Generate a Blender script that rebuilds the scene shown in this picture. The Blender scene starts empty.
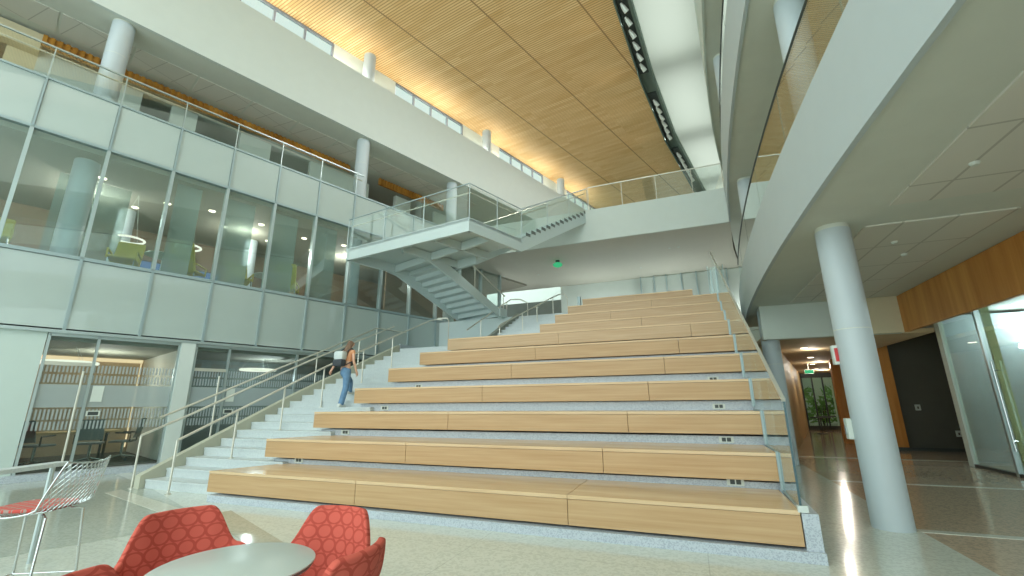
import bpy, bmesh, math, random
from mathutils import Vector, Matrix
random.seed(4)
C = bpy.context.scene.collection
PI = math.pi
sc = bpy.context.scene

# ---------------------------------------------------------------- materials
def new_mat(name):
    m = bpy.data.materials.new(name); m.use_nodes = True
    nt = m.node_tree; nt.nodes.clear()
    out = nt.nodes.new('ShaderNodeOutputMaterial')
    return m, nt, out
def N(nt, t, **kw):
    n = nt.nodes.new(t)
    for k, v in kw.items():
        if k in n.inputs: n.inputs[k].default_value = v
        else: setattr(n, k, v)
    return n
def s2l(c):
    return tuple((x/255/12.92 if x/255 <= .04045 else ((x/255+.055)/1.055)**2.4) for x in c) + (1,)
def coords(nt, scale=(1,1,1), rot=(0,0,0), kind='Object'):
    t = N(nt, 'ShaderNodeTexCoord'); mp = N(nt, 'ShaderNodeMapping')
    mp.inputs['Scale'].default_value = scale; mp.inputs['Rotation'].default_value = rot
    nt.links.new(t.outputs[kind], mp.inputs['Vector']); return mp.outputs['Vector']
def plain(name, col, rough=.6, metal=0, spec=.5, var=.04, emit=None, estr=0, vs=3.0):
    m, nt, out = new_mat(name)
    b = N(nt, 'ShaderNodeBsdfPrincipled', Roughness=rough, Metallic=metal)
    b.inputs['Specular IOR Level'].default_value = spec
    c = s2l(col)
    v = coords(nt); nz = N(nt, 'ShaderNodeTexNoise', Scale=vs, Detail=3.0); nt.links.new(v, nz.inputs['Vector'])
    r = N(nt, 'ShaderNodeValToRGB')
    r.color_ramp.elements[0].position = .3; r.color_ramp.elements[1].position = .7
    r.color_ramp.elements[0].color = tuple(x*(1-var) for x in c[:3])+(1,)
    r.color_ramp.elements[1].color = tuple(min(1, x*(1+var)) for x in c[:3])+(1,)
    nt.links.new(nz.outputs['Fac'], r.inputs['Fac']); nt.links.new(r.outputs['Color'], b.inputs['Base Color'])
    if emit:
        b.inputs['Emission Color'].default_value = s2l(emit); b.inputs['Emission Strength'].default_value = estr
    nt.links.new(b.outputs['BSDF'], out.inputs['Surface'])
    return m
def wood(name, col, dark, scale=(1,1,1), rot=(0,0,0), rough=.4, plank=None, groove=None):
    """stretched grain; scale is small along the grain"""
    m, nt, out = new_mat(name)
    b = N(nt, 'ShaderNodeBsdfPrincipled', Roughness=rough)
    b.inputs['Specular IOR Level'].default_value = .4
    v = coords(nt, scale, rot)
    n1 = N(nt, 'ShaderNodeTexNoise', Scale=1.0, Detail=5.0, Roughness=.62); nt.links.new(v, n1.inputs['Vector'])
    r = N(nt, 'ShaderNodeValToRGB'); e = r.color_ramp.elements
    e[0].position = .34; e[1].position = .66; e[0].color = s2l(dark); e[1].color = s2l(col)
    nt.links.new(n1.outputs['Fac'], r.inputs['Fac'])
    src = r.outputs['Color']
    if groove:      # (axis index, period, width fraction, darkness colour, rotation)
        ax, per, wf, dk, rz = groove
        v2 = coords(nt, (1,1,1), (0,0,rz)); sp = N(nt, 'ShaderNodeSeparateXYZ'); nt.links.new(v2, sp.inputs[0])
        d = N(nt, 'ShaderNodeMath', operation='DIVIDE'); nt.links.new(sp.outputs[ax], d.inputs[0]); d.inputs[1].default_value = per
        f = N(nt, 'ShaderNodeMath', operation='FRACT'); nt.links.new(d.outputs[0], f.inputs[0])
        l = N(nt, 'ShaderNodeMath', operation='LESS_THAN'); nt.links.new(f.outputs[0], l.inputs[0]); l.inputs[1].default_value = wf
        mx = N(nt, 'ShaderNodeMix', data_type='RGBA'); nt.links.new(l.outputs[0], mx.inputs['Factor'])
        nt.links.new(src, mx.inputs['A']); mx.inputs['B'].default_value = s2l(dk); src = mx.outputs['Result']
    nt.links.new(src, b.inputs['Base Color']); nt.links.new(b.outputs['BSDF'], out.inputs['Surface'])
    return m
def terrazzo(name, col, chip, rough=.25, scale=60, amount=.4, spec=.5, tile=None, joint=None):
    m, nt, out = new_mat(name)
    b = N(nt, 'ShaderNodeBsdfPrincipled', Roughness=rough); b.inputs['Specular IOR Level'].default_value = spec
    v = coords(nt); vo = N(nt, 'ShaderNodeTexVoronoi', Scale=scale); nt.links.new(v, vo.inputs['Vector'])
    sp = N(nt, 'ShaderNodeSeparateColor'); nt.links.new(vo.outputs['Color'], sp.inputs[0])
    l = N(nt, 'ShaderNodeMath', operation='LESS_THAN'); nt.links.new(sp.outputs[0], l.inputs[0]); l.inputs[1].default_value = amount
    mx = N(nt, 'ShaderNodeMix', data_type='RGBA'); nt.links.new(l.outputs[0], mx.inputs['Factor'])
    nz = N(nt, 'ShaderNodeTexNoise', Scale=.8, Detail=3.0); nt.links.new(v, nz.inputs['Vector'])
    r = N(nt, 'ShaderNodeValToRGB'); c = s2l(col)
    r.color_ramp.elements[0].color = tuple(x*.93 for x in c[:3])+(1,); r.color_ramp.elements[1].color = tuple(x*1.05 for x in c[:3])+(1,)
    nt.links.new(nz.outputs['Fac'], r.inputs['Fac'])
    nt.links.new(r.outputs['Color'], mx.inputs['A']); mx.inputs['B'].default_value = s2l(chip)
    src = mx.outputs['Result']
    if tile:
        br = N(nt, 'ShaderNodeTexBrick', Scale=1.0); br.offset = 0.0
        br.inputs['Mortar Size'].default_value = .006; br.inputs['Brick Width'].default_value = tile[0]; br.inputs['Row Height'].default_value = tile[1]
        br.inputs['Color1'].default_value = (1,1,1,1); br.inputs['Color2'].default_value = (1,1,1,1); br.inputs['Mortar'].default_value = joint or (.82,.82,.82,1)
        nt.links.new(v, br.inputs['Vector'])
        mm = N(nt, 'ShaderNodeMix', data_type='RGBA', blend_type='MULTIPLY'); mm.inputs['Factor'].default_value = 1
        nt.links.new(src, mm.inputs['A']); nt.links.new(br.outputs['Color'], mm.inputs['B']); src = mm.outputs['Result']
    nt.links.new(src, b.inputs['Base Color']); nt.links.new(b.outputs['BSDF'], out.inputs['Surface'])
    return m
def schlick(nt):
    lw = N(nt, 'ShaderNodeLayerWeight', Blend=.5)
    p = N(nt, 'ShaderNodeMath', operation='POWER'); nt.links.new(lw.outputs['Facing'], p.inputs[0]); p.inputs[1].default_value = 5.0
    m = N(nt, 'ShaderNodeMath', operation='MULTIPLY_ADD'); nt.links.new(p.outputs[0], m.inputs[0]); m.inputs[1].default_value = .95; m.inputs[2].default_value = .05
    return m.outputs[0]
def glass(name, tint=(.86,.93,.91), boost=1.0, rough=.02, haze=0.0, hazecol=(170,185,180)):
    m, nt, out = new_mat(name)
    tr = N(nt, 'ShaderNodeBsdfTransparent'); tr.inputs['Color'].default_value = tint+(1,)
    gl = N(nt, 'ShaderNodeBsdfGlossy', Roughness=rough); gl.inputs['Color'].default_value = (.92,.96,.95,1)
    mu = N(nt, 'ShaderNodeMath', operation='MULTIPLY', use_clamp=True); mu.inputs[1].default_value = boost
    nt.links.new(schlick(nt), mu.inputs[0])
    mx = N(nt, 'ShaderNodeMixShader'); nt.links.new(mu.outputs[0], mx.inputs[0])
    nt.links.new(tr.outputs[0], mx.inputs[1]); nt.links.new(gl.outputs[0], mx.inputs[2])
    last = mx
    if haze:
        df = N(nt, 'ShaderNodeBsdfDiffuse'); df.inputs['Color'].default_value = s2l(hazecol)
        m2 = N(nt, 'ShaderNodeMixShader'); m2.inputs[0].default_value = haze
        nt.links.new(mx.outputs[0], m2.inputs[1]); nt.links.new(df.outputs[0], m2.inputs[2]); last = m2
    nt.links.new(last.outputs[0], out.inputs['Surface'])
    return m
def emis(name, col, st):
    m, nt, out = new_mat(name); e = N(nt, 'ShaderNodeEmission', Strength=st); e.inputs['Color'].default_value = s2l(col)
    nt.links.new(e.outputs[0], out.inputs['Surface']); return m
def tiled(name, col, line, w, h, rz=0, rough=.8, ms=.012):
    m, nt, out = new_mat(name)
    b = N(nt, 'ShaderNodeBsdfPrincipled', Roughness=rough)
    v = coords(nt, (1,1,1), (0,0,rz)); br = N(nt, 'ShaderNodeTexBrick', Scale=1.0); br.offset = 0.0
    br.inputs['Mortar Size'].default_value = ms; br.inputs['Brick Width'].default_value = w; br.inputs['Row Height'].default_value = h
    c = s2l(col); br.inputs['Color1'].default_value = c; br.inputs['Color2'].default_value = tuple(x*.97 for x in c[:3])+(1,); br.inputs['Mortar'].default_value = s2l(line)
    nt.links.new(v, br.inputs['Vector']); nt.links.new(br.outputs['Color'], b.inputs['Base Color'])
    nt.links.new(b.outputs['BSDF'], out.inputs['Surface']); return m
def ringfabric(name, col, ring, s=11.0, kind='UV'):
    m, nt, out = new_mat(name)
    b = N(nt, 'ShaderNodeBsdfPrincipled', Roughness=.85); b.inputs['Specular IOR Level'].default_value = .2
    v = coords(nt, (s, s, s), (0,0,0), kind); sp = N(nt, 'ShaderNodeSeparateXYZ'); nt.links.new(v, sp.inputs[0])
    def M(op, a, bb=None):
        n = N(nt, 'ShaderNodeMath', operation=op)
        for i, q in enumerate((a, bb)):
            if q is None: continue
            if isinstance(q, (int, float)): n.inputs[i].default_value = q
            else: nt.links.new(q, n.inputs[i])
        return n.outputs[0]
    y = M('MULTIPLY', sp.outputs[1], 1.1)
    row = M('FLOOR', y); par = M('MULTIPLY', M('FLOORED_MODULO', row, 2.0), .5)
    fx = M('SUBTRACT', M('FRACT', M('ADD', sp.outputs[0], par)), .5)
    fy = M('SUBTRACT', M('FRACT', y), .5)
    d = M('SQRT', M('ADD', M('MULTIPLY', fx, fx), M('MULTIPLY', fy, fy)))
    k = M('GREATER_THAN', d, .40)
    k2 = M('MULTIPLY', k, M('LESS_THAN', d, .56))
    mx = N(nt, 'ShaderNodeMix', data_type='RGBA'); nt.links.new(k2, mx.inputs['Factor'])
    mx.inputs['A'].default_value = s2l(col); mx.inputs['B'].default_value = s2l(ring)
    nt.links.new(mx.outputs['Result'], b.inputs['Base Color']); nt.links.new(b.outputs['BSDF'], out.inputs['Surface'])
    return m
def frit(name, z0=1.0, z1=2.55):
    """clear glass with a frosted middle band and rows of short dashes above and below it"""
    m, nt, out = new_mat(name)
    tr = N(nt, 'ShaderNodeBsdfTransparent'); tr.inputs['Color'].default_value = (.8,.87,.86,1)
    gl = N(nt, 'ShaderNodeBsdfGlossy', Roughness=.02)
    mx = N(nt, 'ShaderNodeMixShader'); nt.links.new(schlick(nt), mx.inputs[0]); nt.links.new(tr.outputs[0], mx.inputs[1]); nt.links.new(gl.outputs[0], mx.inputs[2])
    df = N(nt, 'ShaderNodeBsdfTranslucent'); df.inputs['Color'].default_value = s2l((165,182,184))
    d2 = N(nt, 'ShaderNodeBsdfDiffuse'); d2.inputs['Color'].default_value = s2l((186,198,198))
    dd = N(nt, 'ShaderNodeMixShader'); dd.inputs[0].default_value = .8
    nt.links.new(df.outputs[0], dd.inputs[1]); nt.links.new(d2.outputs[0], dd.inputs[2])
    g = N(nt, 'ShaderNodeNewGeometry'); sp = N(nt, 'ShaderNodeSeparateXYZ'); nt.links.new(g.outputs['Position'], sp.inputs[0])
    def M(op, a, b=None):
        n = N(nt, 'ShaderNodeMath', operation=op)
        for i, q in enumerate((a, b)):
            if q is None: continue
            if isinstance(q, (int, float)): n.inputs[i].default_value = q
            else: nt.links.new(q, n.inputs[i])
        return n.outputs[0]
    z = sp.outputs[2]
    def band(a, b): return M('MULTIPLY', M('GREATER_THAN', z, a), M('LESS_THAN', z, b))
    al = M('ADD', M('MULTIPLY', sp.outputs[0], .326), M('MULTIPLY', sp.outputs[1], .945))
    dash = M('LESS_THAN', M('FRACT', M('DIVIDE', al, .065)), .5)
    solid = band(1.5, 2.0)
    ds = M('MULTIPLY', dash, M('ADD', M('ADD', band(1.02, 1.2), band(1.24, 1.46)), M('ADD', band(2.04, 2.22), band(2.27, 2.45))))
    f = M('MULTIPLY', M('ADD', solid, ds), .62)
    m2 = N(nt, 'ShaderNodeMixShader'); nt.links.new(f, m2.inputs[0]); nt.links.new(mx.outputs[0], m2.inputs[1]); nt.links.new(dd.outputs[0], m2.inputs[2])
    nt.links.new(m2.outputs[0], out.inputs['Surface']); return m

SKY_LO, SKY_HI = .80, 2.6
M_white = plain('white_paint', (202,211,203), .7, var=.015)
M_fascia = plain('white_fascia', (196,206,201), .55, var=.012)
M_fasciaR = plain('cool_white_fascia', (178,190,192), .55, var=.012)
M_soffit = plain('grey_soffit', (200,206,196), .8, var=.02)
M_col = plain('column_paint', (180,192,196), .45, var=.015)
M_tileL = tiled('ceiling_tile', (208,208,198), (176,176,166), 1.25, .62)
M_tileR = tiled('ceiling_tile_right', (208,208,198), (176,176,166), .6, 1.2, ms=.016)
M_bench = wood('bench_wood', (190,160,120), (174,140,98), (.55,5.0,22.0), rough=.42)
M_bench_b = wood('bench_wood_pale', (194,168,134), (180,150,112), (.5,5.0,19.0), rough=.42)
M_seat = wood('seat_wood_sheen', (214,188,150), (198,168,128), (.55,5.0,22.0), rough=.24)  # bench wood with a paler colour standing in for sheen on the tops
M_ceilwood = wood('slatted_ceiling_wood', (222,176,112), (188,138,76), (.9,.9,.9), rough=.55, groove=(1,.11,.32,(120,84,44),0))
AZ = math.radians(19.05)
def slat_ceiling():
    """honey wood slats running across the hall in staggered boards, with panel joints"""
    m, nt, out = new_mat('slatted_ceiling')
    b = N(nt, 'ShaderNodeBsdfPrincipled', Roughness=.5)
    v = coords(nt, (1,1,1), (0,0,0))
    sp = N(nt, 'ShaderNodeSeparateXYZ'); nt.links.new(v, sp.inputs[0])
    def M(op, a, bb=None):
        n = N(nt, 'ShaderNodeMath', operation=op)
        for i, q in enumerate((a, bb)):
            if q is None: continue
            if isinstance(q, (int, float)): n.inputs[i].default_value = q
            else: nt.links.new(q, n.inputs[i])
        return n.outputs[0]
    # rotate: u along facade direction, w across
    X, Y = sp.outputs[0], sp.outputs[1]
    c2, s2 = math.cos(AZ*.5), math.sin(AZ*.5); ca, sa = math.cos(AZ), math.sin(AZ)
    u = M('ADD', M('MULTIPLY', X, s2), M('MULTIPLY', Y, c2))
    w = M('SUBTRACT', M('MULTIPLY', X, ca), M('MULTIPLY', Y, sa))
    slat = M('LESS_THAN', M('FRACT', M('DIVIDE', u, .105)), .36)
    cmb = N(nt, 'ShaderNodeCombineXYZ'); nt.links.new(M('ADD', M('MULTIPLY', M('FLOOR', M('DIVIDE', u, .21)), 1.7), M('MULTIPLY', M('FLOOR', M('DIVIDE', w, 3.05)), 7.3)), cmb.inputs[0]); nt.links.new(M('MULTIPLY', w, .35), cmb.inputs[1])
    nz = N(nt, 'ShaderNodeTexNoise', Scale=1.0, Detail=2.0); nt.links.new(cmb.outputs[0], nz.inputs['Vector'])
    r = N(nt, 'ShaderNodeValToRGB'); e = r.color_ramp.elements; e[0].position=.3; e[1].position=.7
    e[0].color = s2l((232,186,124)); e[1].color = s2l((252,216,160)); nt.links.new(nz.outputs['Fac'], r.inputs['Fac'])
    mx = N(nt, 'ShaderNodeMix', data_type='RGBA'); nt.links.new(slat, mx.inputs['Factor']); nt.links.new(r.outputs['Color'], mx.inputs['A']); mx.inputs['B'].default_value = s2l((196,150,96))
    j = M('LESS_THAN', M('FRACT', M('DIVIDE', M('ADD', w, 3.7), 3.05)), .02)
    j2 = M('LESS_THAN', M('FRACT', M('DIVIDE', u, 5.12)), .008)
    jj = j
    m2 = N(nt, 'ShaderNodeMix', data_type='RGBA'); nt.links.new(jj, m2.inputs['Factor']); nt.links.new(mx.outputs['Result'], m2.inputs['A']); m2.inputs['B'].default_value = s2l((170,126,78))
    nt.links.new(m2.outputs['Result'], b.inputs['Base Color']); nt.links.new(b.outputs['BSDF'], out.inputs['Surface'])
    return m
M_ceil = slat_ceiling()
M_woodv = wood('vertical_veneer', (214,154,80), (184,118,50), (3.2,3.2,.25), rough=.45)
M_woodtan = wood('tan_veneer', (196,174,132), (180,156,114), (2.0,2.0,.3), rough=.5)
M_terr = terrazzo('speckled_terrazzo', (182,192,198), (158,168,178), .3, 95, .35)
M_stair = terrazzo('stair_terrazzo', (194,204,204), (182,192,194), .35, 90, .3)
M_floor = terrazzo('floor_terrazzo', (202,210,200), (190,198,188), .13, 40, .4, .6, tile=(2.4,1.2))
M_floord = terrazzo('floor_brown_terrazzo', (192,176,154), (172,160,142), .12, 40, .4, .6)
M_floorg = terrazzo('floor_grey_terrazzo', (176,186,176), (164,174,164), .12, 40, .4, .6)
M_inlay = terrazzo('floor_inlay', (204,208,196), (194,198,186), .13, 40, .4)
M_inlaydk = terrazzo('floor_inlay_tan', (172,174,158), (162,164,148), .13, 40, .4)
M_spand = plain('spandrel_glass', (168,182,178), .3, var=.01, spec=.5)
for n_ in M_spand.node_tree.nodes:
    if n_.type == 'BSDF_PRINCIPLED': n_.inputs['Coat Weight'].default_value = 1; n_.inputs['Coat IOR'].default_value = 2.3; n_.inputs['Coat Roughness'].default_value = .015
M_pane = glass('window_glass', (.86,.92,.91), 2.4)
M_guard = glass('guard_glass', (.95,.98,.97), 1.9)
M_guardb = glass('balustrade_glass', (.90,.95,.94), 1.2)
M_frit = frit('fritted_glass')
M_alu = plain('brushed_aluminium', (176,190,190), .35, .6, var=.02)
M_mull = plain('mullion_paint', (150,168,170), .4, .3, var=.02)
M_steel = plain('painted_steel', (188,203,202), .45, var=.012)
M_steelst = plain('stainless_rail', (206,206,194), .3, .5, var=.02)
M_chrome = plain('chrome', (200,206,206), .15, .95, var=.01)
M_dark = plain('dark_metal', (66,74,72), .5, .2, var=.05)
M_darkwall = plain('charcoal_wall', (92,92,82), .7, var=.04)
M_interior = plain('interior_brown', (134,112,88), .8, var=.08)
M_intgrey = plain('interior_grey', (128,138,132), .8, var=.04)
M_carpet = plain('dark_carpet', (84,86,80), .95, var=.12, vs=20)
M_cream = plain('cream_wall', (206,196,164), .7, var=.02)
M_beige = plain('corridor_ceiling', (190,168,134), .8, var=.03)
M_sheer = glass('sheer_screen', (.78,.84,.83), .4, .2, .30, (205,216,212))
M_sky = emis('skylight_glass', (226,240,232), 1.0)
M_win = emis('bright_window', (232,240,236), 1.0)
M_lamp = emis('lamp_disc', (255,240,214), 4.0)
M_cove = emis('warm_cove_light', (255,222,176), 1.2)
M_ring = emis('ring_light', (236,232,214), 1.6)
M_red = ringfabric('red_ring_fabric', (196,94,80), (172,74,62), 12.0)
M_redpad = ringfabric('red_pad_fabric', (196,84,76), (160,140,132), 14.0, 'Object')
M_table = plain('table_laminate', (188,200,194), .3, var=.01)
M_yellow = plain('yellow_fabric', (190,178,72), .8, var=.05)
M_mesh = plain('grey_office_mesh', (128,136,134), .8, var=.06)
M_green = emis('green_exit', (70,190,130), .8)
M_plant = plain('leaf_green', (130,172,100), .6, var=.3, vs=6)
M_blue = emis('blue_screen', (110,150,200), .55)

# ---------------------------------------------------------------- geometry helpers
class MB:
    def __init__(s): s.bm = bmesh.new()
    def box(s, a, b):
        x0,x1 = sorted((a[0],b[0])); y0,y1 = sorted((a[1],b[1])); z0,z1 = sorted((a[2],b[2]))
        return s.prism([(x0,y0),(x1,y0),(x1,y1),(x0,y1)], z0, z1)
    def prism(s, pts, z0, z1):
        n = len(pts)
        f = (lambda z, i: z[i] if isinstance(z, (list, tuple)) else z)
        lo = [s.bm.verts.new((p[0],p[1],f(z0,i))) for i,p in enumerate(pts)]
        hi = [s.bm.verts.new((p[0],p[1],f(z1,i))) for i,p in enumerate(pts)]
        s.bm.faces.new(lo[::-1]); s.bm.faces.new(hi)
        for i in range(n): s.bm.faces.new([lo[i],lo[(i+1)%n],hi[(i+1)%n],hi[i]])
        return s
    def extr(s, pts, off):
        """planar 3-D polygon swept by the vector off"""
        off = Vector(off); n = len(pts)
        lo = [s.bm.verts.new(p) for p in pts]; hi = [s.bm.verts.new(Vector(p)+off) for p in pts]
        s.bm.faces.new(lo[::-1]); s.bm.faces.new(hi)
        for i in range(n): s.bm.faces.new([lo[i],lo[(i+1)%n],hi[(i+1)%n],hi[i]])
        return s
    def beam(s, p, q, w, h):
        p, q = Vector(p), Vector(q); d = (q-p).normalized()
        sd = d.cross(Vector((0,0,1)))
        sd = sd.normalized() if sd.length > 1e-4 else Vector((1,0,0))
        u = sd.cross(d).normalized()
        c = [p+sd*a*w/2+u*b*h/2 for a,b in ((-1,-1),(1,-1),(1,1),(-1,1))]
        return s.extr(c, q-p)
    def tube(s, pts, r, n=8, closed=False):
        pts = [Vector(p) for p in pts]; rings = []
        m = len(pts)
        for i, p in enumerate(pts):
            if closed: d = pts[(i+1)%m]-pts[i-1]
            else: d = pts[min(i+1,m-1)]-pts[max(i-1,0)]
            d.normalize()
            a = d.cross(Vector((0,0,1)))
            a = a.normalized() if a.length > 1e-3 else Vector((1,0,0))
            b = d.cross(a).normalized()
            rr = r[i] if isinstance(r,(list,tuple)) else r
            rings.append([s.bm.verts.new(p+a*math.cos(2*PI*k/n)*rr+b*math.sin(2*PI*k/n)*rr) for k in range(n)])
        for i in range(m if closed else m-1):
            A, B = rings[i], rings[(i+1)%m]
            for k in range(n):
                try: s.bm.faces.new([A[k],A[(k+1)%n],B[(k+1)%n],B[k]])
                except ValueError: pass
        if not closed:
            s.bm.faces.new(rings[0][::-1]); s.bm.faces.new(rings[-1])
        return s
    def lathe(s, prof, n=32, c=(0,0), z=0):
        rings = []
        for r, h in prof:
            if r < 1e-6: rings.append([s.bm.verts.new((c[0],c[1],z+h))])
            else: rings.append([s.bm.verts.new((c[0]+r*math.cos(2*PI*k/n), c[1]+r*math.sin(2*PI*k/n), z+h)) for k in range(n)])
        for A, B in zip(rings, rings[1:]):
            for k in range(n):
                if len(A)==1 and len(B)==1: continue
                if len(A)==1: s.bm.faces.new([A[0],B[(k+1)%n],B[k]])
                elif len(B)==1: s.bm.faces.new([A[k],A[(k+1)%n],B[0]])
                else: s.bm.faces.new([A[k],A[(k+1)%n],B[(k+1)%n],B[k]])
        return s
    def build(s, name, mat, parent=None, smooth=False, bevel=0):
        bmesh.ops.recalc_face_normals(s.bm, faces=s.bm.faces)
        if bevel: bmesh.ops.bevel(s.bm, geom=[e for e in s.bm.edges if len(e.link_faces)==2 and e.calc_face_angle()>.5], offset=bevel, segments=2, affect='EDGES', profile=.5)
        me = bpy.data.meshes.new(name); 
        if parent is not None:
            s.bm.transform(wm(parent).inverted())
        s.bm.to_mesh(me); s.bm.free()
        if smooth:
            for p in me.polygons: p.use_smooth = True
            me.set_sharp_from_angle(angle=.7)
        me.materials.append(mat)
        o = bpy.data.objects.new(name, me); C.objects.link(o)
        if parent is not None: o.parent = parent
        return o
def wm(o):
    m = Matrix.LocRotScale(o.location, o.rotation_euler, o.scale)
    return wm(o.parent) @ m if o.parent else m
def tag(o, label=None, cat=None, group=None, kind=None):
    if label: o['label'] = label
    if cat: o['category'] = cat
    if group: o['group'] = group
    if kind: o['kind'] = kind
    return o
def empty(name, loc=(0,0,0), rz=0, label=None, cat=None, group=None):
    o = bpy.data.objects.new(name, None); C.objects.link(o); o.location = loc; o.rotation_euler = (0,0,rz)
    o.empty_display_size = .1
    return tag(o, label, cat, group)
def struct(name, mb, mat, label=None, cat=None):
    o = mb.build(name, mat); o['kind'] = 'structure'
    o['label'] = label or name.replace('_',' '); o['category'] = cat or name.split('_')[0]
    return o
def copy_tree(o, parent=None):
    c = o.copy(); C.objects.link(c)
    c.parent = parent
    for ch in list(o.children): copy_tree(ch, c)
    return c
FD = (math.sin(AZ), math.cos(AZ)); FN = (math.cos(AZ), -math.sin(AZ))
def F(n, a, z=None):
    p = (FN[0]*n+FD[0]*a, FN[1]*n+FD[1]*a)
    return p if z is None else p+(z,)
def fbox(mb, n0, n1, a0, a1, z0, z1): return mb.prism([F(n0,a0),F(n1,a0),F(n1,a1),F(n0,a1)], z0, z1)

# ---------------------------------------------------------------- levels
L2, L3 = 4.83, 9.05
NF = -14.2                      # plane of the left glass front
RS = .161                       # stair riser
def yb(i): return 5.5+1.046*(i-1)       # front of bench i
ZB = [0,.452,.888,1.365,1.885,2.42,2.93,3.44,3.87,4.345,4.83,5.27]
def zb(i): return ZB[i]                 # top of bench i
def ys(k): return 5.85+.3487*(k-1)      # face of stair riser k

# ================================================================= SETTING
def ex2(y): return 1.55+.006*(y-9)**2
def ex3(y): return 1.44+.0065*(y-8)**2
def ex4(y): return 1.30+.0068*(y-8)**2
# ground floor
struct('floor', MB().prism([(-22,-9),(2.38,-9),(2.38,40),(-22,40)], -.3, 0), M_floor, 'pale terrazzo floor of the hall')
struct('floor', MB().prism([(2.38,-9),(14,-9),(14,40),(2.38,40)], -.3, 0), M_floord, 'brown terrazzo floor on the right, beyond the column line')
for i, (y, w) in enumerate(((7.1,.14),(10.85,.12),(15.2,.16),(3.3,.14))):
    struct('floor', MB().prism([(2.38,y),(12,y),(12,y+w),(2.38,y+w)], 0, .004), M_inlay, 'thin pale strip across the brown floor, %s from the column' % ('first','second','third','nearest')[i])
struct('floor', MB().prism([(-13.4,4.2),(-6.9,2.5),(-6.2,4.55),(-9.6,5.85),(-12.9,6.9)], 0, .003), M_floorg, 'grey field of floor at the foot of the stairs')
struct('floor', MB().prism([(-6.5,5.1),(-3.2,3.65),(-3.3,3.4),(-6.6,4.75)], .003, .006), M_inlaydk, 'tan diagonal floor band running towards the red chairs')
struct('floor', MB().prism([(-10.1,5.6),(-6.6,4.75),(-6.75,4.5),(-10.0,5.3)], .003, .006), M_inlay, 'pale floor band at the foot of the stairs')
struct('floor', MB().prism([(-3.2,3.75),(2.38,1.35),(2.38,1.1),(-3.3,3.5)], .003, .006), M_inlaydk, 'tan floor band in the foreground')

# roof: wood slat ceiling, slot, skylight
edge = [(-5,-1.58),(-2,-1.6),(4,-1.62),(9,-1.52),(13.9,-1.23),(18.7,-.73),(24.3,.1),(32.6,1.9),(38,3.4)]
pts = [F(-15.6,-10), F(-15.6,40)]
poly = [F(-15.8,-5)] + [(x,y) for y,x in edge] + [F(-15.8,36)]
struct('ceiling', MB().prism(poly, 16.3, 16.5), M_ceil, 'honey wood slatted ceiling over the hall')
M_slot = plain('slot_grey', (104,120,112), .6, var=.03)
mb = MB()
for (y0,x0),(y1,x1) in zip(edge, edge[1:]):
    mb.prism([(x0,y0),(x0+.62,y0),(x1+.62,y1),(x1,y1)], 16.42, 16.6)
    mb.prism([(x0,y0),(x0+.05,y0),(x1+.05,y1),(x1,y1)], 16.15, 16.42)
    mb.prism([(x0+.5,y0),(x0+.62,y0),(x1+.62,y1),(x1+.5,y1)], 16.2, 16.42)
struct('trim_1', mb, M_slot, 'grey lighting slot along the edge of the wood ceiling', 'slot')
def edx(y):
    for (y0,x0),(y1,x1) in zip(edge, edge[1:]):
        if y0 <= y <= y1: return x0+(x1-x0)*(y-y0)/(y1-y0)
    return 0
# spotlights in the slot, in three runs
M_spot = plain('spot_silver', (190,198,190), .35, .3, emit=(240,240,225), estr=.1)
runs = [(13.9,18.1,6),(20.2,24.2,6),(25.8,30.0,6),(8.2,12.4,6)]
words = ['front run','middle run','far run','nearest run']
for r,(y0,y1,k) in enumerate(runs):
    bx = MB(); n=8
    for q in range(n):
        ya, yc = y0-.3+(y1-y0+.6)*q/n, y0-.3+(y1-y0+.6)*(q+1)/n
        bx.prism([(edx(ya)+.06,ya),(edx(ya)+.48,ya),(edx(yc)+.48,yc),(edx(yc)+.06,yc)], 16.38, 16.41)
    tag(bx.build('light_tray', M_dark), 'dark tray holding the spotlights, %s of the ceiling slot' % words[r], 'light tray')
    for q in range(k):
        y = y0+(y1-y0)*(q+.5)/k; x = edx(y)+.27
        root = empty('spotlight', (x,y,16.38), .4, 'silver spotlight in the dark ceiling slot, %s, %s' % (words[r], ('first','second','third','fourth','fifth','last')[q]), 'spotlight', 'spotlights in the ceiling slot')
        root.rotation_euler = (0,0,.4)
        m = MB(); m.tube([(x,y,16.38),(x,y,16.24)], .02); m.build('stem', M_dark, root)
        m = MB(); d = Vector((.12,.16,-.16))
        m.tube([Vector((x,y,16.26))-d*.55, Vector((x,y,16.26))+d*.1, Vector((x,y,16.26))+d], [.04,.085,.10], 12); m.build('lamp_head', M_spot, root, True)
# skylight: glazing with cross beams
mb = MB()
for (y0,x0),(y1,x1) in zip(edge, edge[1:]):
    mb.prism([(x0+.6,y0),(ex4(y0)+.3,y0),(ex4(y1)+.3,y1),(x1+.6,y1)], 16.7, 16.71)
M_skyg = glass('rooflight_glass', (.93,.98,.95), .5, .1)
M_skyg2, nt, out = new_mat('rooflight_diffusing_glass')
t1 = N(nt,'ShaderNodeBsdfTranslucent'); t1.inputs['Color'].default_value=(.74,.74,.69,1); nt.links.new(t1.outputs[0], out.inputs['Surface'])
struct('window_1', mb, M_skyg2, 'long rooflight beside the wood ceiling', 'window')
for i, y in enumerate((5.6, 11.9, 18.2, 24.6, 31.0)):
    struct('trim_2', MB().prism([(edx(y-.5)+.62,y-.5),(ex4(y-.5)+.25,y-.5),(ex4(y+.5)+.25,y+.5),(edx(y+.5)+.62,y+.5)], 17.75, 18.1), M_white, 'white beam across the rooflight, number %d from the viewer' % (i+1), 'beam')
mb = MB()
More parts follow.
